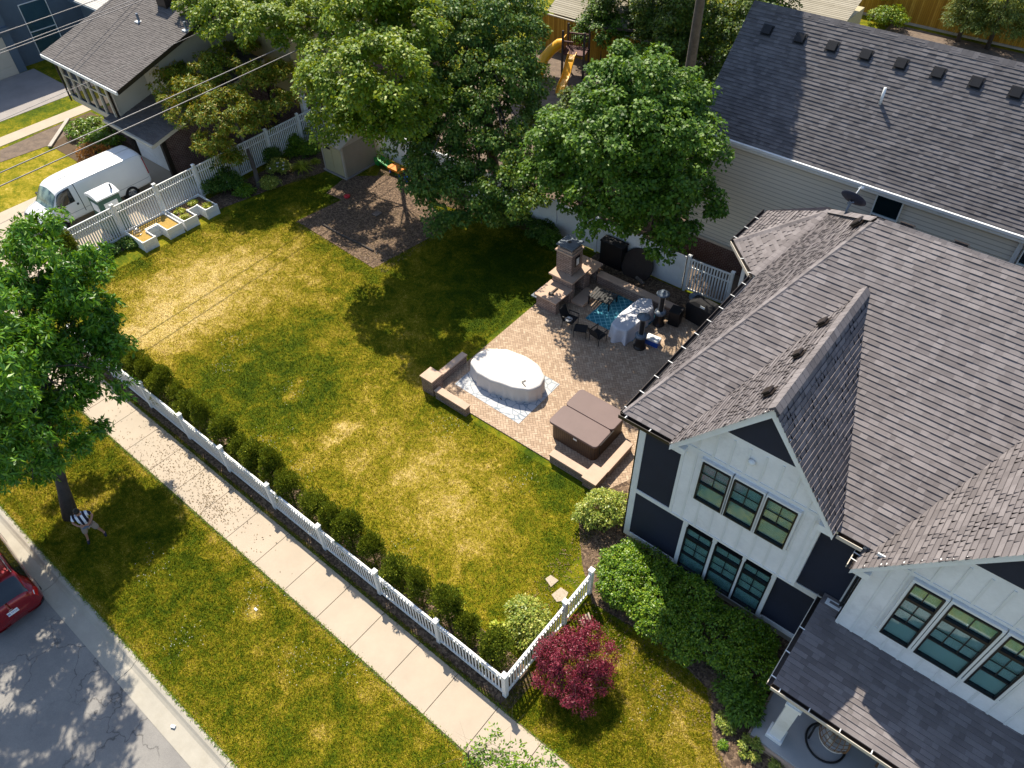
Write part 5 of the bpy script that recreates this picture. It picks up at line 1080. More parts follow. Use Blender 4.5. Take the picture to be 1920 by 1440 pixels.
vb.patch('door_seam', 'car_plastic', VAN, [(4.12, 2.6), (4.16, 2.6), (4.16, 6.5), (4.12, 6.5)], .005, n=10); vb.patch('door_seam', 'car_plastic', VAN, [(7.0, 2.6), (7.04, 2.6), (6.6, 4.3), (6.56, 4.3)], .005, n=10); vb.patch('door_handle', 'black', VAN, [(4.35, 3.85), (4.5, 3.85), (4.5, 4.05), (4.35, 4.05)], .02, n=3)
vb.patch('roof_rib', 'van', VAN, [(2.0, 8.35), (4.9, 8.35), (4.9, 8.42), (2.0, 8.42)], .02, n=10); vb.patch('drip_rail', 'grey_metal', VAN, [(.9, 6.62), (5.0, 6.62), (5.0, 6.68), (.9, 6.68)], .012, n=12)
vb.patch('rear_window', 'cglass', VAN, [(.2, 8.8), (.8, 8.8), (.8, 6.8), (.2, 6.8)], .01, n=4)
for x in (-1.82, 2.2):
    for sd in (1, -1): wheel(VAN, x, sd*.93, .37, sd, .24)
for sd in (1, -1): b = MB(); b.box(1.85, 1.98, 1.02, 1.24, 1.15, 1.42) if sd > 0 else b.box(1.85, 1.98, -1.24, -1.02, 1.15, 1.42); b.build('mirror', 'black', VAN, bevel=.02)
# red car: only its tail shows
CAR = thing('red_car', 'dark red hatchback parked at the curb, only its tail in the picture', 'car', (-15.6, -7.62, -.12), R_(177))
cb = Body([(-2.25, section(.72, .34, .62, .70, .72, .60)), (-2.18, section(.82, .30, .90, .78, 1.05, .64)), (-2.02, section(.88, .26, .98, .86, 1.22, .66)), (-1.65, section(.91, .24, 1.0, .88, 1.58, .70)), (-1.2, section(.92, .24, 1.0, .89, 1.68, .70)), (-.2, section(.92, .24, .98, .89, 1.72, .70)), (.5, section(.92, .24, .97, .89, 1.64, .70)), (1.05, section(.92, .24, .98, .87, 1.2, .66)), (1.35, section(.91, .24, .94, .84, 1.04, .7)), (1.9, section(.88, .26, .80, .80, .94, .66)), (2.2, section(.78, .32, .62, .72, .74, .58)), (2.28, section(.68, .38, .52, .62, .58, .5))])
cb.skin('body', 'car', CAR)
cb.patch('rear_window', 'cglass', CAR, [(1.5, 9), (2.95, 9), (2.9, 6.9), (1.6, 5.9)], .012); cb.patch('windscreen', 'cglass', CAR, [(5.9, 9), (7.2, 9), (7.2, 6.6), (6.0, 6.6)], .012)
cb.patch('side_window', 'cglass', CAR, [(2.9, 4.3), (6.6, 4.25), (5.9, 6.05), (3.3, 6.05)], .01, n=10); cb.patch('window_trim', 'steel', CAR, [(2.7, 4.12), (6.7, 4.12), (6.7, 4.2), (2.7, 4.2)], .012, n=12)
cb.patch('roof_rail', 'steel', CAR, [(3.2, 6.9), (5.6, 6.9), (5.6, 7.0), (3.2, 7.0)], .05, n=8); cb.patch('tail_lamp', 'lens', CAR, [(.6, 3.6), (1.9, 3.6), (1.9, 4.3), (.75, 4.9)], .012); cb.patch('bumper', 'car_plastic', CAR, [(.02, .4), (1.4, .9), (1.4, 2.5), (.02, 2.6)], .02)
cb.patch('sunroof', 'cglass', CAR, [(4.4, 9), (5.4, 9), (5.4, 7.6), (4.4, 7.6)], .01); cb.patch('reverse_lamp', 'white', CAR, [(.75, 4.3), (1.3, 4.3), (1.3, 4.5), (.75, 4.5)], .02, n=3)
for x in (-1.3, 1.35):
    for sd in (1, -1): wheel(CAR, x, sd*.80, .33, sd, .2)
pl = MB(); PX = Matrix.Translation((-2.235, 0, .80)) @ Matrix.Rotation(R_(-76), 4, 'Y') @ Matrix.Rotation(R_(-90), 4, 'Z')
pl.xf = PX; pl.box(-.16, .16, -.08, .08, .0, .012); plate = pl.build('licence_plate', 'white', CAR)
text_mesh('plate_text', '88 77141', .085, 'blue', plate, PX @ Matrix.Translation((.0, -.01, .015)))
# ring sticker on the rear glass
p_ = cb.S(1.95, 6.9); q1 = cb.S(2.1, 6.9); q2 = cb.S(1.95, 6.6); e1 = Vector(q1-p_).normalized(); e2 = Vector(p_-q2).normalized(); nn_ = e1.cross(e2).normalized(); nn_ = nn_ if nn_.x < 0 else -nn_
b = MB(); c_ = Vector(p_)+nn_*.03; b.tube([c_+(e1*math.cos(a)+e2*math.sin(a))*.085 for a in [2*math.pi*i/24 for i in range(25)]], .008, 5); b.tube([c_+(e1*math.cos(a)+e2*math.sin(a))*.035 for a in [2*math.pi*i/16 for i in range(17)]], .009, 5); b.build('window_sticker', 'white', CAR)
b = MB(); b.tube([(-2.26, -.06, .93), (-2.27, -.03, .96), (-2.27, .03, .96), (-2.26, .06, .93)], .008, 5); b.build('badge', 'steel', CAR)
# portable toilet
PT = thing('portable_toilet', 'dark green portable toilet with a white roof between van and fence', 'portable toilet', (-30.9, 6.0, .02), 0)
b = MB(); b.box(-.56, .56, -.56, .56, .08, 2.05); b.build('cabin', 'porta_green', PT, bevel=.03)
b = MB(); prof = [(-.62, 2.05), (-.62, 2.12), (-.3, 2.25), (0, 2.30), (.3, 2.25), (.62, 2.12), (.62, 2.05)]
vs = [(x*1.0, y, z) for y in (-.62, .62) for x, z in prof]; b.add(vs, [tuple(range(7)), tuple(range(7, 14))[::-1]]+[(i, 7+i, 7+(i+1) % 7, (i+1) % 7) for i in range(7)]); b.build('roof', 'white', PT, bevel=.02)
MB().tube([(.3, .4, 2.2), (.3, .4, 2.5)], .05, 10).build('vent_pipe', 'grey_metal', PT)
MB().box(.56, .575, -.35, .35, 1.25, 1.8).build('notice', 'white', PT); MB().box(-.35, .35, -.575, -.56, 1.25, 1.75).build('notice', 'white', PT)
MB().box(-.6, .6, -.6, .6, 0, .08).build('skid', 'car_plastic', PT)
# egg chair on the porch
EC = thing('egg_chair', 'brown wicker egg chair with grey cushions standing in a black ring on the porch', 'chair', (7.72, 4.42, .28), R_(25))
b = MB(); b.tube([(.52*math.cos(a), .52*math.sin(a), .03) for a in [2*math.pi*i/36 for i in range(37)]], .03, 8); b.build('base_ring', 'black', EC, smooth=True)
b = MB()
for k in range(14):
    a = R_(-115+230*k/13); b.tube([(.10-.46*math.cos(a)*math.cos(R_(e))*(1.0), .46*math.sin(a)*math.cos(R_(e)), .85+.62*math.sin(R_(e))) for e in range(-70, 91, 16)], .011, 5)
for e in range(-60, 80, 17): b.tube([(.10-.46*math.cos(R_(a))*math.cos(R_(e)), .46*math.sin(R_(a))*math.cos(R_(e)), .85+.62*math.sin(R_(e))) for a in range(-115, 116, 23)], .010, 5)
b.build('wicker_shell', 'wicker', EC)
b = MB(); b.tube([(.1-.0, .0, 1.47)]+[(.30*math.sin(R_(a))*0+.1+.20, .44*math.cos(R_(a)), .85+.62*math.sin(R_(a))) for a in range(0, 360, 24)], .022, 6); b.build('rim', 'wicker', EC)
b = MB(); b.lathe([(.001, 0), (.36, .02), (.42, .08), (.38, .15), (.2, .17), (.001, .16)], (.10, 0, .42), 24); b.build('seat_cushion', 'cushion', EC, smooth=True)
b = MB(Matrix.Translation((-.18, 0, .8)) @ Matrix.Rotation(R_(68), 4, 'Y')); b.lathe([(.001, 0), (.30, .02), (.36, .08), (.30, .14), (.001, .15)], n=22); b.build('back_cushion', 'cushion', EC, smooth=True)
b = MB(); b.tube([(-.45, 0, .05), (-.5, 0, .9), (-.3, 0, 1.6), (.1, 0, 1.75)], .03, 8); b.build('stand_arm', 'black', EC, smooth=True)
t = thing('porch_chair', 'white porch armchair half hidden by the porch roof, its tan frame showing', 'chair', (9.35, 4.35, .28), 0)
MB().box(-.35, .35, -.35, .35, .32, .45).build('seat', 'cushion', t, bevel=.03); MB().box(-.35, .35, .3, .42, .45, .95).build('backrest', 'cushion', t, bevel=.03)
for x in (-.34, .34):
    for y in (-.32, .34): MB().box(x-.025, x+.025, y-.025, y+.025, 0, .34 if y < 0 else .5).build('leg', 'wicker', t)
# ================================================================== TREES AND PLANTS
def tree(name, label, base, r0, path, blobs, leaf, n, bark='trunk', group=None, nlimb=10, seed=1, cat='tree', **k):
    t = thing(name, label, cat, base, 0, group); bx = Vector(base)
    loc = lambda p: tuple(Vector(p)-bx)
    rs = random.Random(seed); tg = []
    for i in range(nlimb):
        b = blobs[i % len(blobs)]; tg.append(loc((b[0]+rs.uniform(-.7, .7)*b[3], b[1]+rs.uniform(-.7, .7)*b[4], b[2]+rs.uniform(-.3, .6)*b[5])))
    mb = MB(); limbs(mb, (0, 0, 0), r0, [loc(p) for p in path], tg, seed); mb.build('trunk', bark, t, smooth=True)
    bl = [loc(b[:3])+tuple(b[3:]) for b in blobs]
    crown('crown', leaf, t, bl, n, seed=seed, **k); return t
def blob(px, py, z, rx, ry=None, rz=None): p = G(px, py, z); return (p[0], p[1], z, rx, ry or rx, rz or rx)
# street tree at the left edge
tree('street_tree', 'large street tree leaning over the sidewalk at the left edge, person under it', at(133, 968), .22, [at(118, 915, 1.3), at(97, 830, 2.9), at(84, 760, 4.0), at(76, 690, 5.2)],
     [blob(100, 480, 7.6, 1.5, 1.5, 1.2), blob(160, 540, 6.6, 1.1, 1.1, 1.), blob(20, 500, 7.2, 1.7, 1.7, 1.4), blob(130, 610, 5.6, 1.25, 1.25, 1.0), blob(30, 600, 6.3, 1.5, 1.5, 1.2), blob(205, 705, 4.4, .9, .9, .55), blob(165, 590, 5.6, .9, .9, .7),
      blob(60, 690, 5.0, 1.3, 1.3, .9), blob(90, 840, 3.5, 1.2, 1.2, .8), blob(20, 790, 4.2, 1.3, 1.3, 1.0), blob(150, 820, 3.4, .7, .7, .5), blob(-40, 700, 6, 2, 2, 1.6), blob(55, 905, 2.8, .65, .65, .5), blob(-60, 850, 5.2, 1.9, 1.9, 1.5), blob(110, 740, 4.4, .8, .8, .6), blob(210, 660, 4.7, .6, .6, .5), blob(150, 660, 4.9, .9, .9, .7), blob(120, 560, 6.2, 1.2, 1.2, 1.), blob(170, 750, 3.9, .7, .7, .5), blob(190, 620, 5.2, .7, .7, .5),
      (-14.2, -5.4, 8., 2., 2., 1.5), (-13.2, -6.9, 8.5, 1.6, 1.6, 1.2), (-15.5, -4.3, 8.6, 1.6, 1.6, 1.2), (-12.8, -8.2, 8.2, 1.3, 1.3, 1.)], 'l_street', 12500, 'bark_dark', nlimb=20, seed=4, L=.23, W=.062, sprig=7, droop=.55, rc=(.28, .5), inner=.06, K=430)
# rust tipped tree by the tall picket fence
tree('yard_tree', 'small rust tipped tree growing beside the tall picket fence over the planters', at(487, 352), .13, [at(478, 320, .6), at(462, 275, 1.4), at(448, 245, 2.2), at(430, 190, 3.4), at(425, 150, 4.2)],
     [blob(330, 150, 4.4, 1.1, 1.1, .6), blob(300, 195, 4.2, .8, .8, .5), blob(400, 130, 4.9, 1.3, 1.3, .7), blob(480, 150, 4.7, 1.2, 1.2, .6), blob(530, 195, 3.9, .8, .8, .5), blob(420, 205, 4.3, 1.5, 1.5, .8), blob(370, 170, 4.6, 1.1, 1.1, .6), blob(520, 140, 4.6, .9, .9, .5), blob(450, 240, 3.6, .9, .9, .5), blob(350, 215, 3.7, 1., 1., .6), blob(480, 220, 3.5, .9, .9, .5), blob(400, 265, 2.9, .9, .9, .5), blob(330, 110, 4.6, .6, .6, .4), blob(450, 90, 5.1, .8, .8, .5), blob(430, 300, 1.6, .6, .6, .4)], 'l_rust', 5200, seed=8, L=.20, W=.06, sprig=7, droop=.35, rc=(.3, .5), K=230)
# big yellow green tree
tree('big_tree', 'big loose yellow green tree arching over the ranch roof and the garden shed', at(735, 262, 0), .18, [at(722, 190, 3), at(700, 110, 6), at(690, 60, 8)],
     [blob(420, 40, 7.2, 1.55, 1.55, 1.20), blob(500, 60, 7.2, 1.46, 1.46, 1.20), blob(560, 20, 7.2, 1.75, 1.75, 1.40), blob(600, 60, 7.2, 1.55, 1.55, 1.40), blob(640, 160, 8.1, 1.55, 1.55, 1.40), blob(700, 60, 9.2, 1.94, 1.94, 1.80), blob(690, 0, 9.2, 1.94, 1.94, 1.80), blob(640, 225, 6.5, 1.07, 1.07, 0.90), blob(720, 150, 9.0, 1.75, 1.75, 1.60), blob(760, 60, 9.2, 1.65, 1.65, 1.50), blob(610, 250, 3.4, 0.78, 0.78, 0.80), blob(690, 240, 6.1, 1.16, 1.16, 1.10), blob(735, 230, 6.5, 1.16, 1.16, 1.20), blob(380, 15, 7.2, 1.07, 1.07, 0.90), blob(470, 15, 7.2, 1.36, 1.36, 1.10), blob(600, 130, 6.3, 1.16, 1.16, 1.00), blob(740, 20, 9.2, 1.75, 1.75, 1.60), blob(790, 190, 6.5, 1.07, 1.07, 1.20)], 'l_yellow', 78000, nlimb=10, seed=5, L=.16, W=.12, rc=(.35, .65), K=400)
# silver maple
tree('silver_maple', 'tallest dark silver green tree in the middle, branches sweeping down to the lawn', at(930, 358, 0), .32, [at(922, 290, 2.6), at(912, 200, 4.8), at(905, 120, 6.6), at(900, 50, 7.8)],
     [blob(850, 60, 7.8, 1.82, 1.82, 1.76), blob(930, 40, 8.1, 2.17, 2.17, 1.98), blob(975, 90, 7.1, 1.37, 1.37, 1.54), blob(860, 140, 6.4, 2.05, 2.05, 1.87), blob(800, 120, 6.4, 1.37, 1.37, 1.43), blob(940, 150, 6.4, 1.94, 1.94, 1.87), blob(830, 220, 4.9, 2.05, 2.05, 1.76), blob(920, 230, 5.0, 2.05, 2.05, 1.87), blob(975, 215, 4.7, 1.14, 1.14, 1.32), blob(840, 290, 3.6, 1.94, 1.94, 1.54), blob(920, 310, 3.6, 2.05, 2.05, 1.65), blob(800, 340, 3.6, 1.14, 1.14, 0.99), blob(870, 370, 3.0, 1.71, 1.71, 1.21), blob(950, 370, 3.2, 1.48, 1.48, 1.21), blob(785, 370, 2.9, 0.68, 0.68, 0.44), blob(855, 405, 2.3, 0.80, 0.80, 0.66), blob(990, 390, 2.8, 0.80, 0.80, 0.77), blob(760, 270, 3.7, 1.14, 1.14, 1.10), blob(1000, 160, 5.5, 1.03, 1.03, 1.32), blob(1000, 250, 4.1, 1.14, 1.14, 1.32), blob(1000, 330, 3.1, 1.03, 1.03, 1.10), blob(830, 420, 2.0, 0.68, 0.68, 0.55), blob(905, 415, 2.0, 0.80, 0.80, 0.55), blob(985, 60, 7.4, 1.14, 1.14, 1.32)], 'l_silver', 84000, 'bark_dark', nlimb=26, seed=6, L=.145, W=.11, rc=(.3, .58), K=560, droop=.4)
# round maple behind the patio fence
tree('round_maple', 'round bright green maple overhanging the patio fence and fireplace', at(1285, 437, 0), .2, [at(1262, 400, 2.6), at(1235, 330, 4.6), at(1205, 250, 6.6)],
     [blob(1172, 165, 9.3, 1.34, 1.34, 1.16), blob(1210, 170, 9.1, 1.54, 1.54, 1.26), blob(1270, 190, 8.5, 1.34, 1.34, 1.16), blob(1128, 222, 8.3, 1.44, 1.44, 1.26), blob(1055, 260, 7.3, 1.06, 1.06, 1.07), blob(1170, 250, 8.3, 1.82, 1.82, 1.46), blob(1250, 260, 7.9, 1.63, 1.63, 1.36), blob(1300, 270, 7.3, 1.06, 1.06, 0.97), blob(1080, 320, 6.1, 1.34, 1.34, 1.16), blob(1160, 340, 6.5, 1.82, 1.82, 1.36), blob(1250, 350, 6.3, 1.73, 1.73, 1.26), blob(1315, 385, 5.5, 0.86, 0.86, 0.68), blob(1140, 410, 5.1, 1.15, 1.15, 0.87), blob(1220, 410, 5.3, 1.44, 1.44, 0.97), blob(1270, 440, 4.7, 0.86, 0.86, 0.68), blob(1348, 290, 7.1, 0.34, 0.34, 0.24), blob(1352, 388, 5.5, 0.34, 0.34, 0.24), blob(1160, 122, 9.9, 0.48, 0.48, 0.78), blob(1235, 470, 4.4, 0.48, 0.48, 0.48), blob(1030, 330, 6.1, 0.58, 0.58, 0.78), blob(1290, 210, 8.1, 0.86, 0.86, 0.87), blob(1190, 330, 4.6, 1.9, 1.9, 1.3), blob(1150, 240, 5.8, 1.9, 1.9, 1.4), blob(1240, 300, 5.0, 1.7, 1.7, 1.3), blob(1090, 290, 4.4, 1.4, 1.4, 1.2), blob(1200, 400, 3.4, 1.3, 1.3, .8), blob(1035, 275, 6.4, .95, .95, .9), blob(1030, 320, 5.4, .9, .9, .9), blob(1050, 235, 6.8, .7, .7, .7), blob(1060, 360, 4.4, .9, .9, .8)], 'l_maple', 76000, 'bark_dark', nlimb=20, seed=11, L=.145, W=.125, rc=(.28, .55), K=580, inner=.08)
# wood behind: trees one can tell apart
BGT = [((-20.9, 39.0), .38, 13, 3.0, 'dark tree with a pale double trunk between play set and charcoal roof'), ((-12.7, 31.4), .33, 15.5, 2.6, 'thick trunked dark tree beside the upper left corner of the charcoal roof'), ((-18.4, 43.5), .3, 12, 3.0, 'dark tree behind the two pale trunks'),
       ((-25.9, 34.2), .34, 12, 2.6, 'dark trunked tree just left of the yellow slides'), ((-14.2, 44.5), .3, 12, 2.8, 'dark tree behind the ridge end of the charcoal roof'), ((-21.5, 46), .3, 12, 3, 'dark tree farthest behind the play set')]
for i, ((x, y), r, h, cr_, lab) in enumerate(BGT):
    rs = random.Random(40+i); bl = []
    for k in range(9): a = rs.uniform(0, 6.28); d_ = cr_*rs.uniform(.3, .95); bl.append((x+d_*math.cos(a), y+d_*math.sin(a), h*rs.uniform(.62, 1.), rs.uniform(1.2, 1.9), rs.uniform(1.2, 1.9), rs.uniform(1., 1.6)))
    if i == 1: bl = [(a-.62*t_, c+.42*t_, z+t_, .95, .95, .9) for a, c, z, t_ in ((-6.6, 22.3, 7.1, 6), (-5.4, 22.5, 7.4, 6.2), (-6.6, 23.5, 8.4, 5.5), (-5.6, 23.6, 8.5, 6), (-6.9, 24.6, 9.6, 5), (-6.1, 24.8, 9.8, 5.4), (-6.2, 22.9, 7.9, 7.2), (-7.2, 22.6, 7.3, 5.2), (-7.3, 23.8, 8.8, 5), (-7.4, 25, 10, 5))]
    tree('shade_tree', lab, (x, y, 0), r, [(x+.1, y, h*.3), (x, y+.1, h*.55), (x, y, h*.8)] if i != 1 else [(x+.1, y, 4), (x+.2, y-.2, 8), (x+1.2, y-2.5, 11.5), (x+2.2, y-4.5, 13.5)], bl, 'l_dark', 12000 if i != 1 else 30000, 'trunk', 'trees behind the play set', nlimb=9, seed=50+i, L=.24, W=.2, rc=(.4, .8), K=120 if i != 1 else 330)
UND = [(1130, 60, 2.2, 'understory bush against the cedar fence by the slides'), (1235, 70, 2.6, 'understory bush between the two tall trunks'), (1290, 120, 2.2, 'understory bush left of the thick trunk'), (1205, 130, 2., 'understory bush behind the round maple crown'), (1370, 60, 2.2, 'understory bush along the edge of the charcoal roof'), (1345, 180, 1.8, 'understory bush by the lower left edge of the charcoal roof'), (1280, 30, 3.0, 'understory bush at the top between trunks'), (1150, 20, 3.2, 'understory bush under the top edge near the play set')]
for i, (a, c, z, lab) in enumerate(UND):
    p = G(a, c, z); t = tree('understory_bush', lab, (p[0], p[1], 0), .07, [(p[0], p[1], z*.6)], [(p[0], p[1], z, 1.7, 1.5, z*.75), (p[0]+1, p[1]+.8, z*.9, 1.3, 1.2, z*.6), (p[0]-1, p[1]+.3, z*.8, 1.2, 1.2, z*.6)], 'l_dark' if i % 3 else 'l_maple', 6000, 'bark_dark', 'bushes between the trunks', 4, 70+i, 'bush', L=.17, W=.13, rc=(.35, .6), K=70)
for i, (x, y, z, lab) in enumerate(((-15.2, 35.5, 4.6, 'tall leafy bush filling the gap left of the thick trunk'), (-11.4, 35.5, 4.8, 'tall leafy bush right of the thick trunk at the charcoal roof edge'), (-18.2, 37.5, 4.4, 'tall leafy bush in front of the pale double trunk'), (-13.2, 41, 5., 'tall leafy bush behind the thick trunk near the top edge'), (-13.5, 22.5, 2.4, 'shaded bush just behind the white fence between the two big maples'), (-11.2, 24.5, 2.2, 'shaded bush behind the round maple crown, left'), (-15.5, 25.5, 2.6, 'shaded bush behind the silver maple, right side'), (-9.0, 22.6, 2.2, 'shaded bush squeezed between white fence and clapboard house'), (-14., 29.5, 2.4, 'shaded bush right of the yellow slides'))):
    tree('understory_bush', lab, (x, y, 0), .07, [(x, y, z*.6)], [(x, y, z, 1.6, 1.4, z*.7), (x+.9, y+.7, z*.9, 1.2, 1.1, z*.6), (x-.9, y+.3, z*.8, 1.2, 1.1, z*.6)], 'l_dark', 6500, 'bark_dark', 'bushes between the trunks', 4, 170+i, 'bush', L=.16, W=.13, rc=(.35, .6), K=80)
EV = [(1795, 78, 5.5, 1.6, 'evergreen tree in front of the cedar fence, trunk in the clearing'), (1850, 92, 6, 2.0, 'dark evergreen at the top right, second from the corner'), (1905, 85, 5, 1.9, 'dark evergreen in the top right corner')]
for i, (a, c, h, r, lab) in enumerate(EV):
    x, y = G(a, c)[:2]; t = thing('evergreen_tree', lab, 'tree', (x, y, 0), 0, 'evergreens by the cedar fence'); mb = MB(); mb.tube([(0, 0, 0), (0, 0, h*.95)], [.16, .03], 8); mb.build('trunk', 'bark_dark', t, smooth=True)
    crown('crown', 'l_ever', t, [(0, 0, h*(.25+.14*k), r*(1-.15*k), r*(1-.15*k), .45) for k in range(5)], 9000, L=.22, W=.05, sprig=0, droop=.3, rc=(.3, .5), K=130, seed=i+90)
for i, (a, c, lab) in enumerate(((1640, 30, 'young leafy shrub against the cedar fence behind the charcoal roof'), (1660, 50, 'low green shrub at the foot of the cedar fence near the clearing'))):
    x, y = G(a, c)[:2]; tree('fence_shrub', lab, (x, y, 0), .04, [(x, y, .8)], [(x, y, 1.4-i*.7, 1., .8, 1.2-i*.6)], 'l_yellow', 1800, cat='shrub', nlimb=3, seed=30+i, L=.16, W=.12)
# arborvitae row
apx = [(194, 640), (218, 644), (241, 667), (268, 696), (295, 712), (317, 732), (345, 749), (368, 766), (402, 789), (435, 819), (461, 843), (495, 859), (525, 890), (567, 904), (605, 942), (643, 974), (674, 998), (712, 1026), (758, 1067), (806, 1095), (855, 1130), (893, 1168), (935, 1217)]
def arb(seed, h=2.0, r=.51):
    t = thing('arborvitae', 'x', 'shrub', (0, 0, 0), 0, 'clipped arborvitae inside the sidewalk fence')
    MB().tube([(0, 0, 0), (0, 0, h*.8)], [.05, .02], 6).build('trunk', 'bark_dark', t)
    rs = random.Random(seed); bl = [(0, 0, h*.50, r, r, h*.48)]
    for k in range(4): a = rs.uniform(0, 6.3); bl.append((r*.35*math.cos(a), r*.35*math.sin(a), h*rs.uniform(.55, .8), r*.55, r*.55, h*.2))
    crown('foliage', 'l_arb', t, bl, 10000, L=.075, W=.035, rc=(.07, .15), K=320, droop=-.9, seed=seed, inner=.2, updown=-.9, flat=1.2); return t
AR = []
n_ = len(apx)
for i, (a, c) in enumerate(apx):
    x, y = G(a, c, .8)[:2]; y = .58+.05*math.sin(i*2.3); j = n_-1-i
    lab = '%s clipped arborvitae counting from the corner post of the sidewalk fence' % ORD[j] if j else 'clipped arborvitae squeezed behind the corner post, first and brightest of the row'
    if len(AR) < 4: t = arb(20+i, 2.0, .51); AR.append(t); t.location = (x, y, 0); t['label'] = lab
    else: w_ = .92+.12*math.sin(i*2.9); copy_tree(AR[i % 4], lab, (x, y, 0), i*1.3, (w_, w_*.97, .96+.11*math.sin(i*1.7)))
t = arb(77, 2.2, .42); t.name = 'conical_arborvitae'; t.location = at(152, 507); t['label'] = 'tall dark conical arborvitae at the near end of the tall picket fence'; t['group'] = ''; del t['group']
# shrubs
def shrub(name, label, blobs, leaf, n, cat='shrub', K=None, **k):
    b0 = blobs[0]; t = thing(name, label, cat, (b0[0], b0[1], 0)); mb = MB()
    for q in range(5): a = q*1.26; mb.tube([(0, 0, 0), (b0[3]*.5*math.cos(a), b0[3]*.5*math.sin(a), b0[2]*.9)], [.03, .01], 5)
    mb.build('stem', 'bark_dark', t); crown('foliage', leaf, t, [(b[0]-b0[0], b[1]-b0[1], b[2])+tuple(b[3:]) for b in blobs], n, K=K or n//50, **k); return t
def B_(px, py, z, rx, ry, rz): p = G(px, py, z); return (p[0], p[1], z*.55, rx, ry, rz)
shrub('hedge', 'dense sunlit boxwood hedge below the navy wall, nearest the picket return', [(1.35, 5.05, .72, 1.45, .95, .62), (.45, 5.3, .62, .7, .75, .6), (2.2, 4.7, .68, .85, .85, .6), (.9, 4.7, .6, .8, .6, .55)], 'l_hedge', 30000, 'hedge', 900, L=.07, W=.045, rc=(.06, .16), inner=.05, seed=3, updown=-.6)
shrub('hedge', 'shaded hedge under the ground floor windows, lit only at its outer edge', [(3.9, 5.1, .6, 1.3, .95, .55), (5.1, 5.0, .58, .75, .8, .5), (2.9, 5.9, .6, .8, .5, .55), (1.2, 6.15, .45, 1.2, .35, .45), (3.3, 4.35, .5, .6, .5, .45), (4.6, 5.9, .5, 1., .45, .5)], 'l_hedge', 26000, 'hedge', 700, L=.08, W=.05, rc=(.08, .2), inner=.05, seed=4, updown=-.6)
shrub('leafy_bush', 'broad leaved bright green bush at the porch corner', [(5.45, 3.95, .4, .55, .5, .4), (5.1, 4.2, .35, .4, .4, .3)], 'l_maple', 2600, 'bush', 60, L=.15, W=.05, rc=(.15, .25), seed=5)
shrub('pale_shrub', 'loose pale leaved shrub in the corner behind the picket return', [(-.75, 2.05, .55, .62, .6, .5), (-1.1, 2.2, .45, .4, .4, .35), (-.45, 1.75, .5, .35, .4, .35)], 'l_light', 5200, 'shrub', 130, L=.085, W=.05, rc=(.12, .22), seed=6)
shrub('pale_shrub', 'round pale green shrub on the mulch between hot tub wall and navy house corner', [(-1.25, 6.75, .6, .72, .7, .55), (-.9, 7.2, .55, .55, .5, .45), (-1.5, 6.3, .5, .45, .4, .4)], 'l_light', 6500, 'shrub', 150, L=.085, W=.05, rc=(.12, .22), seed=7)
for i, (a, c, r, leaf, lab) in enumerate(((1362, 1355, .26, 'l_light', 'small grey green perennial on the front bed below the leafy bush'), (1405, 1402, .30, 'l_light', 'lavender like perennial on the front bed beside the porch slab'), (1357, 1395, .08, 'l_hedge', 'tiny green seedling on the front bed mulch'), (1455, 1435, .12, 'l_light', 'small plant on the dark mulch at the foot of the porch slab'), (1212, 835, .22, 'l_light', 'thin pale plant between the hot tub and the house corner'))):
    p = G(a, c, .15); shrub('perennial_plant', lab, [(p[0], p[1], r*.6, r, r, r*.7)], leaf, int(4200*r), 'plant', 18, L=.08, W=.03, rc=(.05, .12), seed=10+i)
shrub('lime_shrub', 'bright lime green little shrub between arborvitae and the pale corner shrub', [(-1.35, 1.35, .3, .22, .22, .2)], 'l_grassy', 500, 'shrub', 12, L=.12, W=.07, rc=(.08, .14), seed=16)
# japanese maple
tree('purple_maple', 'small burgundy Japanese maple on the lawn outside the corner of the picket fence', at(1092, 1292, 0), .05, [at(1090, 1275, .4), at(1085, 1255, .8)],
     [blob(1080, 1235, 1.3, .75, .75, .42), blob(1040, 1225, 1.2, .5, .5, .3), blob(1125, 1230, 1.15, .5, .5, .3), blob(1090, 1190, 1.25, .5, .5, .35), blob(1075, 1290, .9, .55, .55, .3), blob(1120, 1270, .9, .45, .45, .25), blob(1030, 1270, .9, .4, .4, .25), blob(1085, 1320, .6, .35, .35, .2)], 'l_purple', 3600, 'bark_dark', nlimb=12, seed=21, L=.075, W=.022, sprig=7, droop=.3, rc=(.12, .22), K=260)
# sapling at the bottom edge
tree('sapling', 'thin leafy sapling top reaching over the sidewalk at the bottom edge', (.9, -2.6, 0), .035, [(.9, -2.55, 1.2), (.95, -2.5, 2.3), (1.0, -2.45, 3.2)],
     [blob(925, 1425, 2.7, .5, .5, .4), blob(880, 1430, 2.6, .3, .3, .25), blob(980, 1435, 2.7, .35, .35, .3), blob(925, 1385, 3.0, .12, .12, .3), blob(1030, 1432, 2.6, .25, .2, .2), blob(940, 1460, 2.4, .6, .5, .4), blob(960, 1405, 2.8, .2, .2, .15)], 'l_hedge', 1500, nlimb=12, seed=23, L=.10, W=.045, rc=(.12, .25), K=60)
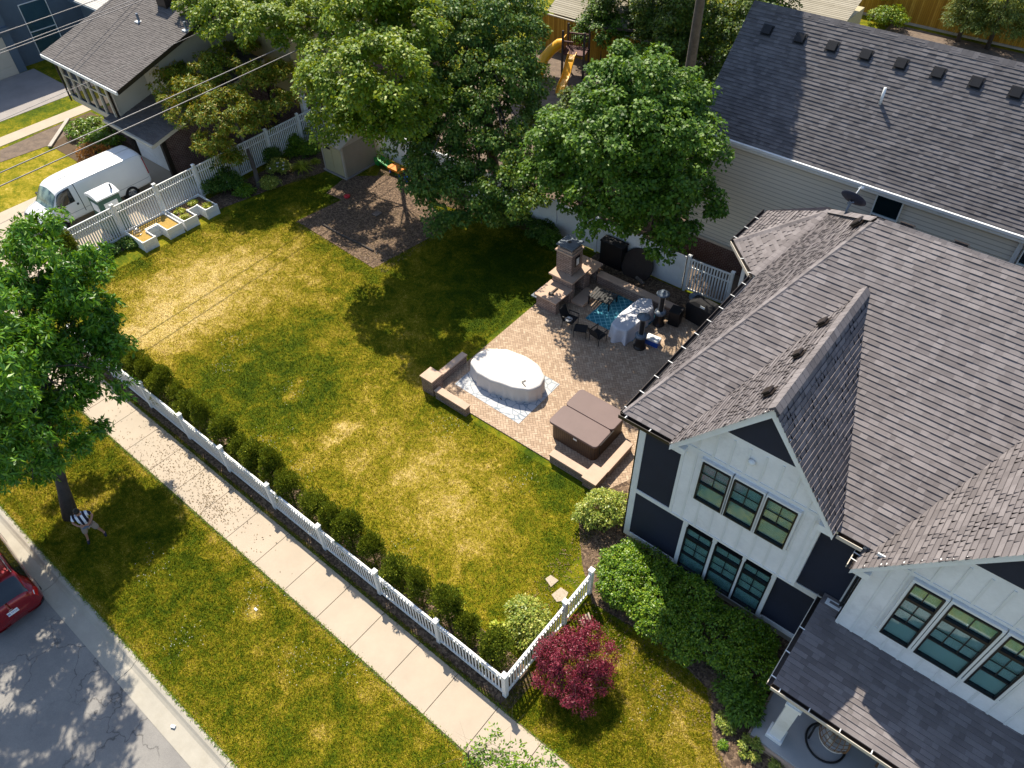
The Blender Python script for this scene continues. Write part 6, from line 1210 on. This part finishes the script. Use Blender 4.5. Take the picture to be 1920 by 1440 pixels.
# planting along the tall fence
def tuft(name, label, x, y, h, n, leaf='l_grassy', cat='plant', wd=.035, seed=1, spread=.9):
    rs = np.random.RandomState(seed); a = rs.uniform(0, 6.283, n); e = rs.uniform(.25, 1.2, n); d1 = np.stack([np.cos(a)*np.cos(e), np.sin(a)*np.cos(e), np.sin(e)], 1); pos = rs.normal(size=(n, 3))*np.array([.06, .06, 0])
    mid = pos+d1*h*.6; d2 = unit(d1+np.array([0, 0, -spread])); tipp = mid+d2*h*.5; sd = unit(np.cross(d1, [0, 0, 1.]))*wd/2
    v = np.stack([pos-sd, pos+sd, mid+sd, mid-sd, tipp], 1).reshape(-1, 3); i0 = np.arange(n)*5
    f = np.concatenate([np.stack([i0, i0+1, i0+2, i0+3], 1), np.stack([i0+3, i0+2, i0+4, i0+4], 1)]); f2 = np.stack([i0+3, i0+2, i0+4], 1)
    t = thing(name, label, cat, (x, y, 0)); mb = MB(); mb.v = [tuple(p) for p in v]; mb.f = [tuple(r) for r in f[:n]]+[tuple(r) for r in f2]; mb.mi = [0]*len(mb.f); mb.build('leaves', leaf, t); return t
for i, (a, c, h, lab) in enumerate(((567, 318, .75, 'lime strap leaved daylily nearest the shed door'), (548, 290, .6, 'leafy green hosta beside the lime daylily'), (592, 305, .35, 'small clump at the shed corner'))):
    p = at(a, c); tuft('daylily' if i != 1 else 'hosta', lab, p[0], p[1], h, 130, 'l_grassy' if i != 1 else 'l_hedge', wd=.04 if i != 1 else .12, seed=i)
for i, (a, c, z, r, leaf, lab) in enumerate(((395, 345, .6, .55, 'l_silver', 'dark rose bush in front of the tall picket fence beside the second planter'), (430, 335, .7, .5, 'l_silver', 'dark bush left of the rust tipped tree trunk'), (400, 310, 1.2, .5, 'l_silver', 'climbing leafy bush on the tall picket fence'), (520, 310, .5, .5, 'l_light', 'peony bush with pale pink flowers right of the yard tree trunk'), (505, 285, .6, .45, 'l_silver', 'dark bush against the tall picket fence behind the peony'), (545, 262, .6, .45, 'l_hedge', 'green bush near the far end of the tall picket fence'), (575, 275, .5, .45, 'l_hedge', 'bright green bush between hosta and shed'), (505, 340, .4, .4, 'l_light', 'low grey green bush at the foot of the yard tree'), (455, 355, .3, .4, 'l_hedge', 'low bush at the lawn edge left of the yard tree trunk'), (560, 240, .8, .5, 'l_silver', 'dark bush under the yellow green tree by the fence end'), (240, 452, .25, .35, 'l_silver', 'low dark plants at the fence foot left of the near planter'), (205, 468, .2, .3, 'l_silver', 'low plants at the fence foot near the conical arborvitae'))):
    p = G(a, c, z); shrub('border_bush', lab, [(p[0], p[1], z*.7, r, r, z*.8), (p[0]+r*.5, p[1]+r*.4, z*.6, r*.7, r*.7, z*.6)], leaf, 2600, 'bush', 60, L=.11, W=.06, rc=(.12, .25), seed=120+i)
b = MB(); rs = random.Random(3); p0_ = G(525, 315, .7)
t = thing('peony_flowers', 'pale pink blossoms on the peony bush right of the yard tree trunk', 'flowers', (p0_[0], p0_[1], .5))
for k in range(9):
    b = MB(); b.lathe([(.001, 0), (.05, .02), (.06, .05), (.03, .07), (.001, .06)], (rs.uniform(-.55, .5), rs.uniform(-.5, .5), rs.uniform(.05, .3)), 8); b.build('blossom', 'cushion', t, smooth=True)
# planter seedlings
for i, (x, y, r, lab) in enumerate(((-28.2, 8.4, .22, 'seedling clump in the nearer arm of the second planter'), (-28.9, 8.5, .25, 'seedling clump at the fence side of the second planter'), (-28.2, 9.75, .22, 'seedling clump in the farther arm of the second planter'), (-29.0, 9.4, .22, 'seedling clump in the middle of the second planter'))):
    shrub('seedlings', lab, [(x, y, .52, r, r, .1)], 'l_grassy', 420, 'plant', 16, L=.09, W=.035, rc=(.05, .1), seed=150+i)
shrub('rust_shrub', 'rusty orange brown shrub beyond the rear of the white van', [B_(170, 280, .9, .9, .9, .5), B_(185, 292, .7, .6, .6, .4), B_(160, 270, .7, .5, .5, .3)], 'l_orange', 1500, 'shrub', 60, L=.16, W=.07, rc=(.15, .3), seed=171)
shrub('dark_bed_shrubs', 'dark green shrub in the shaded bed below the ranch window wall', [B_(160, 235, .5, 1.3, 1.1, .4), B_(200, 250, .5, 1.3, 1., .4), B_(175, 262, .5, .9, .8, .35)], 'l_hedge', 7000, 'shrub', 120, L=.12, W=.08, rc=(.2, .3), seed=172)
shrub('fence_bush', 'dark green round bush by the fireplace chimney under the silver maple', [B_(1035, 440, .7, .5, .5, .5)], 'l_maple', 1600, 'bush', 40, L=.12, W=.09, rc=(.12, .2), seed=173)
for i, (a, c, lab) in enumerate(((975, 400, 'dark bush by the white fence under the silver maple, nearer the fireplace'), (930, 385, 'dark bush under the middle of the silver maple'), (1015, 425, 'dark leafy bush against the white fence left of the chimney'))):
    shrub('shade_bush', lab, [B_(a, c, .5, .7, .6, .45)], 'l_silver', 1800, 'bush', 40, L=.13, W=.1, rc=(.15, .25), seed=180+i)
# ================================================================== FALLEN LEAVES, GRASS
def scatter(name, xy, L, W, mat, z=.04, seed=1, up=.3, kind='stuff', dry=False):
    rs = np.random.RandomState(seed); n = len(xy); a = rs.uniform(0, 6.283, n); tip = unit(np.stack([np.cos(a), np.sin(a), rs.uniform(0, up, n)], 1)); nr = unit(rs.normal(size=(n, 3))*.3+np.array([0, 0, 1.])); v, f = leaves(np.c_[xy, np.full(n, z)], nr, tip, L*rs.uniform(.5, 1.3, n), W*rs.uniform(.5, 1.3, n))
    return npmesh(name, v, f, mat, kind=kind)
rs = np.random.RandomState(5)
q = np.vstack([np.c_[rs.normal(-14.3, 2.0, 900), rs.uniform(-1.85, -.4, 900)], np.c_[rs.normal(-12.2, .5, 260), rs.normal(-1.3, .3, 260)]]); q = q[(q[:, 1] > -1.87) & (q[:, 1] < -.39)]
scatter('fallen_leaves', q, .07, .025, 'litter', .042, 2)
chips = []
for (x0, x1, y0, y1, n) in ((-24, -17.2, 11.8, 16.4, 3500), (-1.6, 6., 2.6, 6., 1800), (-9.9, -3.6, 17.8, 19.2, 700), (-29.4, -26.8, 14.5, 18.5, 600)): chips.append(np.c_[rs.uniform(x0, x1, n), rs.uniform(y0, y1, n)])
scatter('mulch_chips', np.vstack(chips), .08, .03, 'litter', .02, 3)
def inpoly(x, y, poly):
    r = np.zeros(len(x), bool); j = len(poly)-1
    for i in range(len(poly)):
        xi, yi = poly[i]; xj, yj = poly[j]; c = ((yi > y) != (yj > y)) & (x < (xj-xi)*(y-yi)/(yj-yi+1e-12)+xi); r ^= c; j = i
    return r
def grass(name, label_n, regions, n, seed, h=.05, w=.016):
    rs = np.random.RandomState(seed); X = []
    for poly, frac in regions:
        P = np.array(poly); m = int(n*frac*1.0); x = rs.uniform(P[:, 0].min(), P[:, 0].max(), m*3); y = rs.uniform(P[:, 1].min(), P[:, 1].max(), m*3); k = inpoly(x, y, poly); X.append(np.c_[x, y][k][:m])
    X = np.vstack(X); bad = np.zeros(len(X), bool)
    for pl in EXCL: bad |= inpoly(X[:, 0], X[:, 1], pl)
    X = X[~bad]; m = len(X); d = dryness(X[:, 0], X[:, 1]); hh = h*rs.uniform(.5, 1.4, m)*(1-.35*np.clip(d-.5, 0, 1)*2); a = rs.uniform(0, 6.283, m); ln = rs.uniform(.2, 1.1, m)
    s = np.stack([np.cos(a), np.sin(a), a*0], 1)*w/2*rs.uniform(.6, 1.4, m)[:, None]; b = rs.uniform(0, 6.283, m)
    base = np.c_[X, np.zeros(m)]; tp = base+np.stack([np.cos(b)*ln*hh, np.sin(b)*ln*hh, hh], 1)
    v = np.stack([base-s, base+s, tp], 1).reshape(-1, 3); npmesh(name, v, np.arange(3*m).reshape(m, 3), 'blade', attrs={'dry': np.repeat(d, 3)}, kind='stuff')
EXCL = [[(-10.4, 7.4), (-.2, 7.4), (-.2, 19), (-10.2, 19)], g2((556, 415), (700, 503), (845, 425), (760, 330), (650, 330), (612, 362), (640, 375)), [(-.95, 4.0), (-1.1, 6), (-.5, 7.6), (9, 7), (9, 1.2), (5.95, 2.3), (5.25, 2.85), (4.6, 3.85), (1.2, 3.9)], [(-30, 15.6), (-24.9, 15.6), (-24.9, 19), (-30, 19)]]
yard = [(-29.0, 1.1), (0.0, 1.15), (-.05, 4.2), (-.9, 7.5), (-10.1, 7.5), (-10.1, 19), (-26.9, 19), (-27.4, 13), (-27.8, 3.2)]
park = [(-24, -6.1), (6, -6.1), (6, -1.93), (-24, -1.93)]
front = [(.05, -.32), (7.5, -.32), (7.2, 1.0), (5.95, 2.25), (5.2, 2.8), (4.6, 3.9), (1.1, 3.9), (.1, 4.3)]
strip = [(-24, -.4), (0, -.4), (0, -.25), (-24, -.25)]
grass('grass', '', [(yard, .60), (park, .30), (front, .10), (strip, .02)], 900000, 9)
q = np.vstack([rs.normal(size=(38, 2))*np.array([.35, .35])+G(a_, c_)[:2] for a_, c_ in ((420, 690), (545, 735), (560, 890), (505, 825), (440, 640), (700, 480), (560, 1230), (480, 1120), (760, 1040), (650, 1250), (290, 1060), (340, 1200), (1230, 1320), (980, 900), (840, 800))])
scatter('clover_flowers', q, .028, .024, 'cushion', .06, 8)
sheet_edge = np.vstack([np.c_[rs.uniform(-30, 6, 9000), rs.normal(-1.9, .035, 9000)], np.c_[rs.uniform(-30, 6, 5000), rs.normal(-.36, .03, 5000)], np.c_[rs.uniform(-24, 6, 5000), rs.normal(-6.1, .03, 5000)]])
scatter('edge_grass', sheet_edge, .07, .02, 'l_yellow', .015, 6, 1.4)
# ================================================================== PERSON
def skinned(name, verts, edges, mat, par, sub=2, root=0):
    me = bpy.data.meshes.new(name); me.from_pydata([v[:3] for v in verts], edges, []); o = bpy.data.objects.new(name, me); COL.objects.link(o)
    o.modifiers.new('skin', 'SKIN'); 
    for i, v in enumerate(verts):
        r = v[3]; me.skin_vertices[0].data[i].radius = (r, r) if not isinstance(r, tuple) else r
        me.skin_vertices[0].data[i].use_root = (i == root)
    s = o.modifiers.new('sub', 'SUBSURF'); s.levels = sub; s.render_levels = sub; bpy.context.view_layer.update()
    m2 = bpy.data.meshes.new_from_object(o.evaluated_get(bpy.context.evaluated_depsgraph_get())); bpy.data.objects.remove(o); m2.materials.clear(); m2.materials.append(MT[mat]); m2.name = name
    for p in m2.polygons: p.use_smooth = True
    q = bpy.data.objects.new(name, m2); COL.objects.link(q); q.parent = par; return q
PE = thing('person', 'person in a black and white striped shirt and tan shorts under the street tree', 'person', (-14.42, -4.62, 0), R_(-18))
# local +x forward
hv = [(0, 0, .94, .115), (0, .0, 1.10, .12), (.01, 0, 1.28, .135), (.02, 0, 1.42, .09), (.05, 0, 1.50, .052), (.09, 0, 1.60, .085), (.12, 0, 1.68, .088), (.10, 0, 1.74, .055)]
he = [(0, 1), (1, 2), (2, 3), (3, 4), (4, 5), (5, 6), (6, 7)]
def addc(pts, root): 
    global hv, he
    i = root
    for p in pts: hv.append(p); he.append((i, len(hv)-1)); i = len(hv)-1
    return i
for s_ in (1, -1):
    addc([(0, s_*.10, .86, .09), (.01, s_*.19, .50, .055), (-.02, s_*.225, .28, .048), (-.03, s_*.26, .09, .036), (.06, s_*.275, .045, .036), (.15, s_*.285, .035, .026)], 0)
    w_ = addc([(.01, s_*.19, 1.40, .06), (.03, s_*.31, 1.17, .043), (.17, s_*.20, 1.08, .033), (.29, s_*.09, 1.10, .025), (.33, s_*.075, 1.105, .026)], 2)
    for dy, L_ in ((-.022, .07), (-.008, .08), (.008, .075), (.022, .06)):
        addc([(.355, s_*.075+dy, 1.11, .009), (.355+L_*.5, s_*.065+dy, 1.105, .008), (.35+L_*.6, s_*.05+dy, 1.085, .007)], w_)
    addc([(.335, s_*.045, 1.13, .011), (.36, s_*.03, 1.14, .008)], w_)
skinned('body', hv, he, 'skin', PE)
sh = [(0, 0, .90, .155), (0, 0, 1.08, .16), (.01, 0, 1.28, .165), (.02, 0, 1.41, .11)]; se = [(0, 1), (1, 2), (2, 3)]
for s_ in (1, -1): k = len(sh); sh += [(.01, s_*.19, 1.39, .085), (.02, s_*.28, 1.24, .075)]; se += [(2, k), (k, k+1)]
skinned('shirt', sh, se, 'stripe', PE)
sv = [(0, 0, .92, .15)]; se = []
for s_ in (1, -1): k = len(sv); sv += [(0, s_*.11, .80, .115), (.01, s_*.165, .60, .105), (.0, s_*.195, .43, .095)]; se += [(0, k), (k, k+1), (k+1, k+2)]
skinned('shorts', sv, se, 'khaki', PE)
for s_ in (1, -1): skinned('shoe', [(-.07, s_*.265, .05, .048), (.05, s_*.275, .045, .05), (.17, s_*.287, .035, .038)], [(0, 1), (1, 2)], 'shoe', PE)
b = MB(Matrix.Translation((.09, 0, 1.67)) @ Matrix.Scale(1.16, 4, (1, 0, 0))); b.lathe([(.093, -.02), (.097, .02), (.085, .07), (.05, .10), (.001, .112)], n=20); b.build('hair', 'hair', PE, smooth=True)
b = MB(); 
for s_ in (1, -1):
    b.box(.175, .19, s_*.028-.012, s_*.028+.012, 1.645, 1.66)
b.box(.185, .20, -.02, .02, 1.595, 1.605); b.build('eyes_and_mouth', 'hair', PE)
MB().tube([(.18, 0, 1.65), (.205, 0, 1.62), (.19, 0, 1.615)], [.008, .013, .01], 8).build('nose', 'skin', PE, smooth=True)
for s_ in (1, -1): MB().box(.07, .11, s_*.098-.008, s_*.098+.008, 1.62, 1.67).build('ear', 'skin', PE, bevel=.006)
M_ = PE.matrix_world
o = tag(MB().box(-.05, .05, -.10, .10, 0, .03).build('drone_controller', 'grey_metal', bevel=.012), 'grey hand held controller gripped by the person in the striped shirt', 'controller')
v_ = M_ @ Vector((.37, 0, 1.09)); o.location = v_; o.rotation_euler = (0, 0, R_(-18))
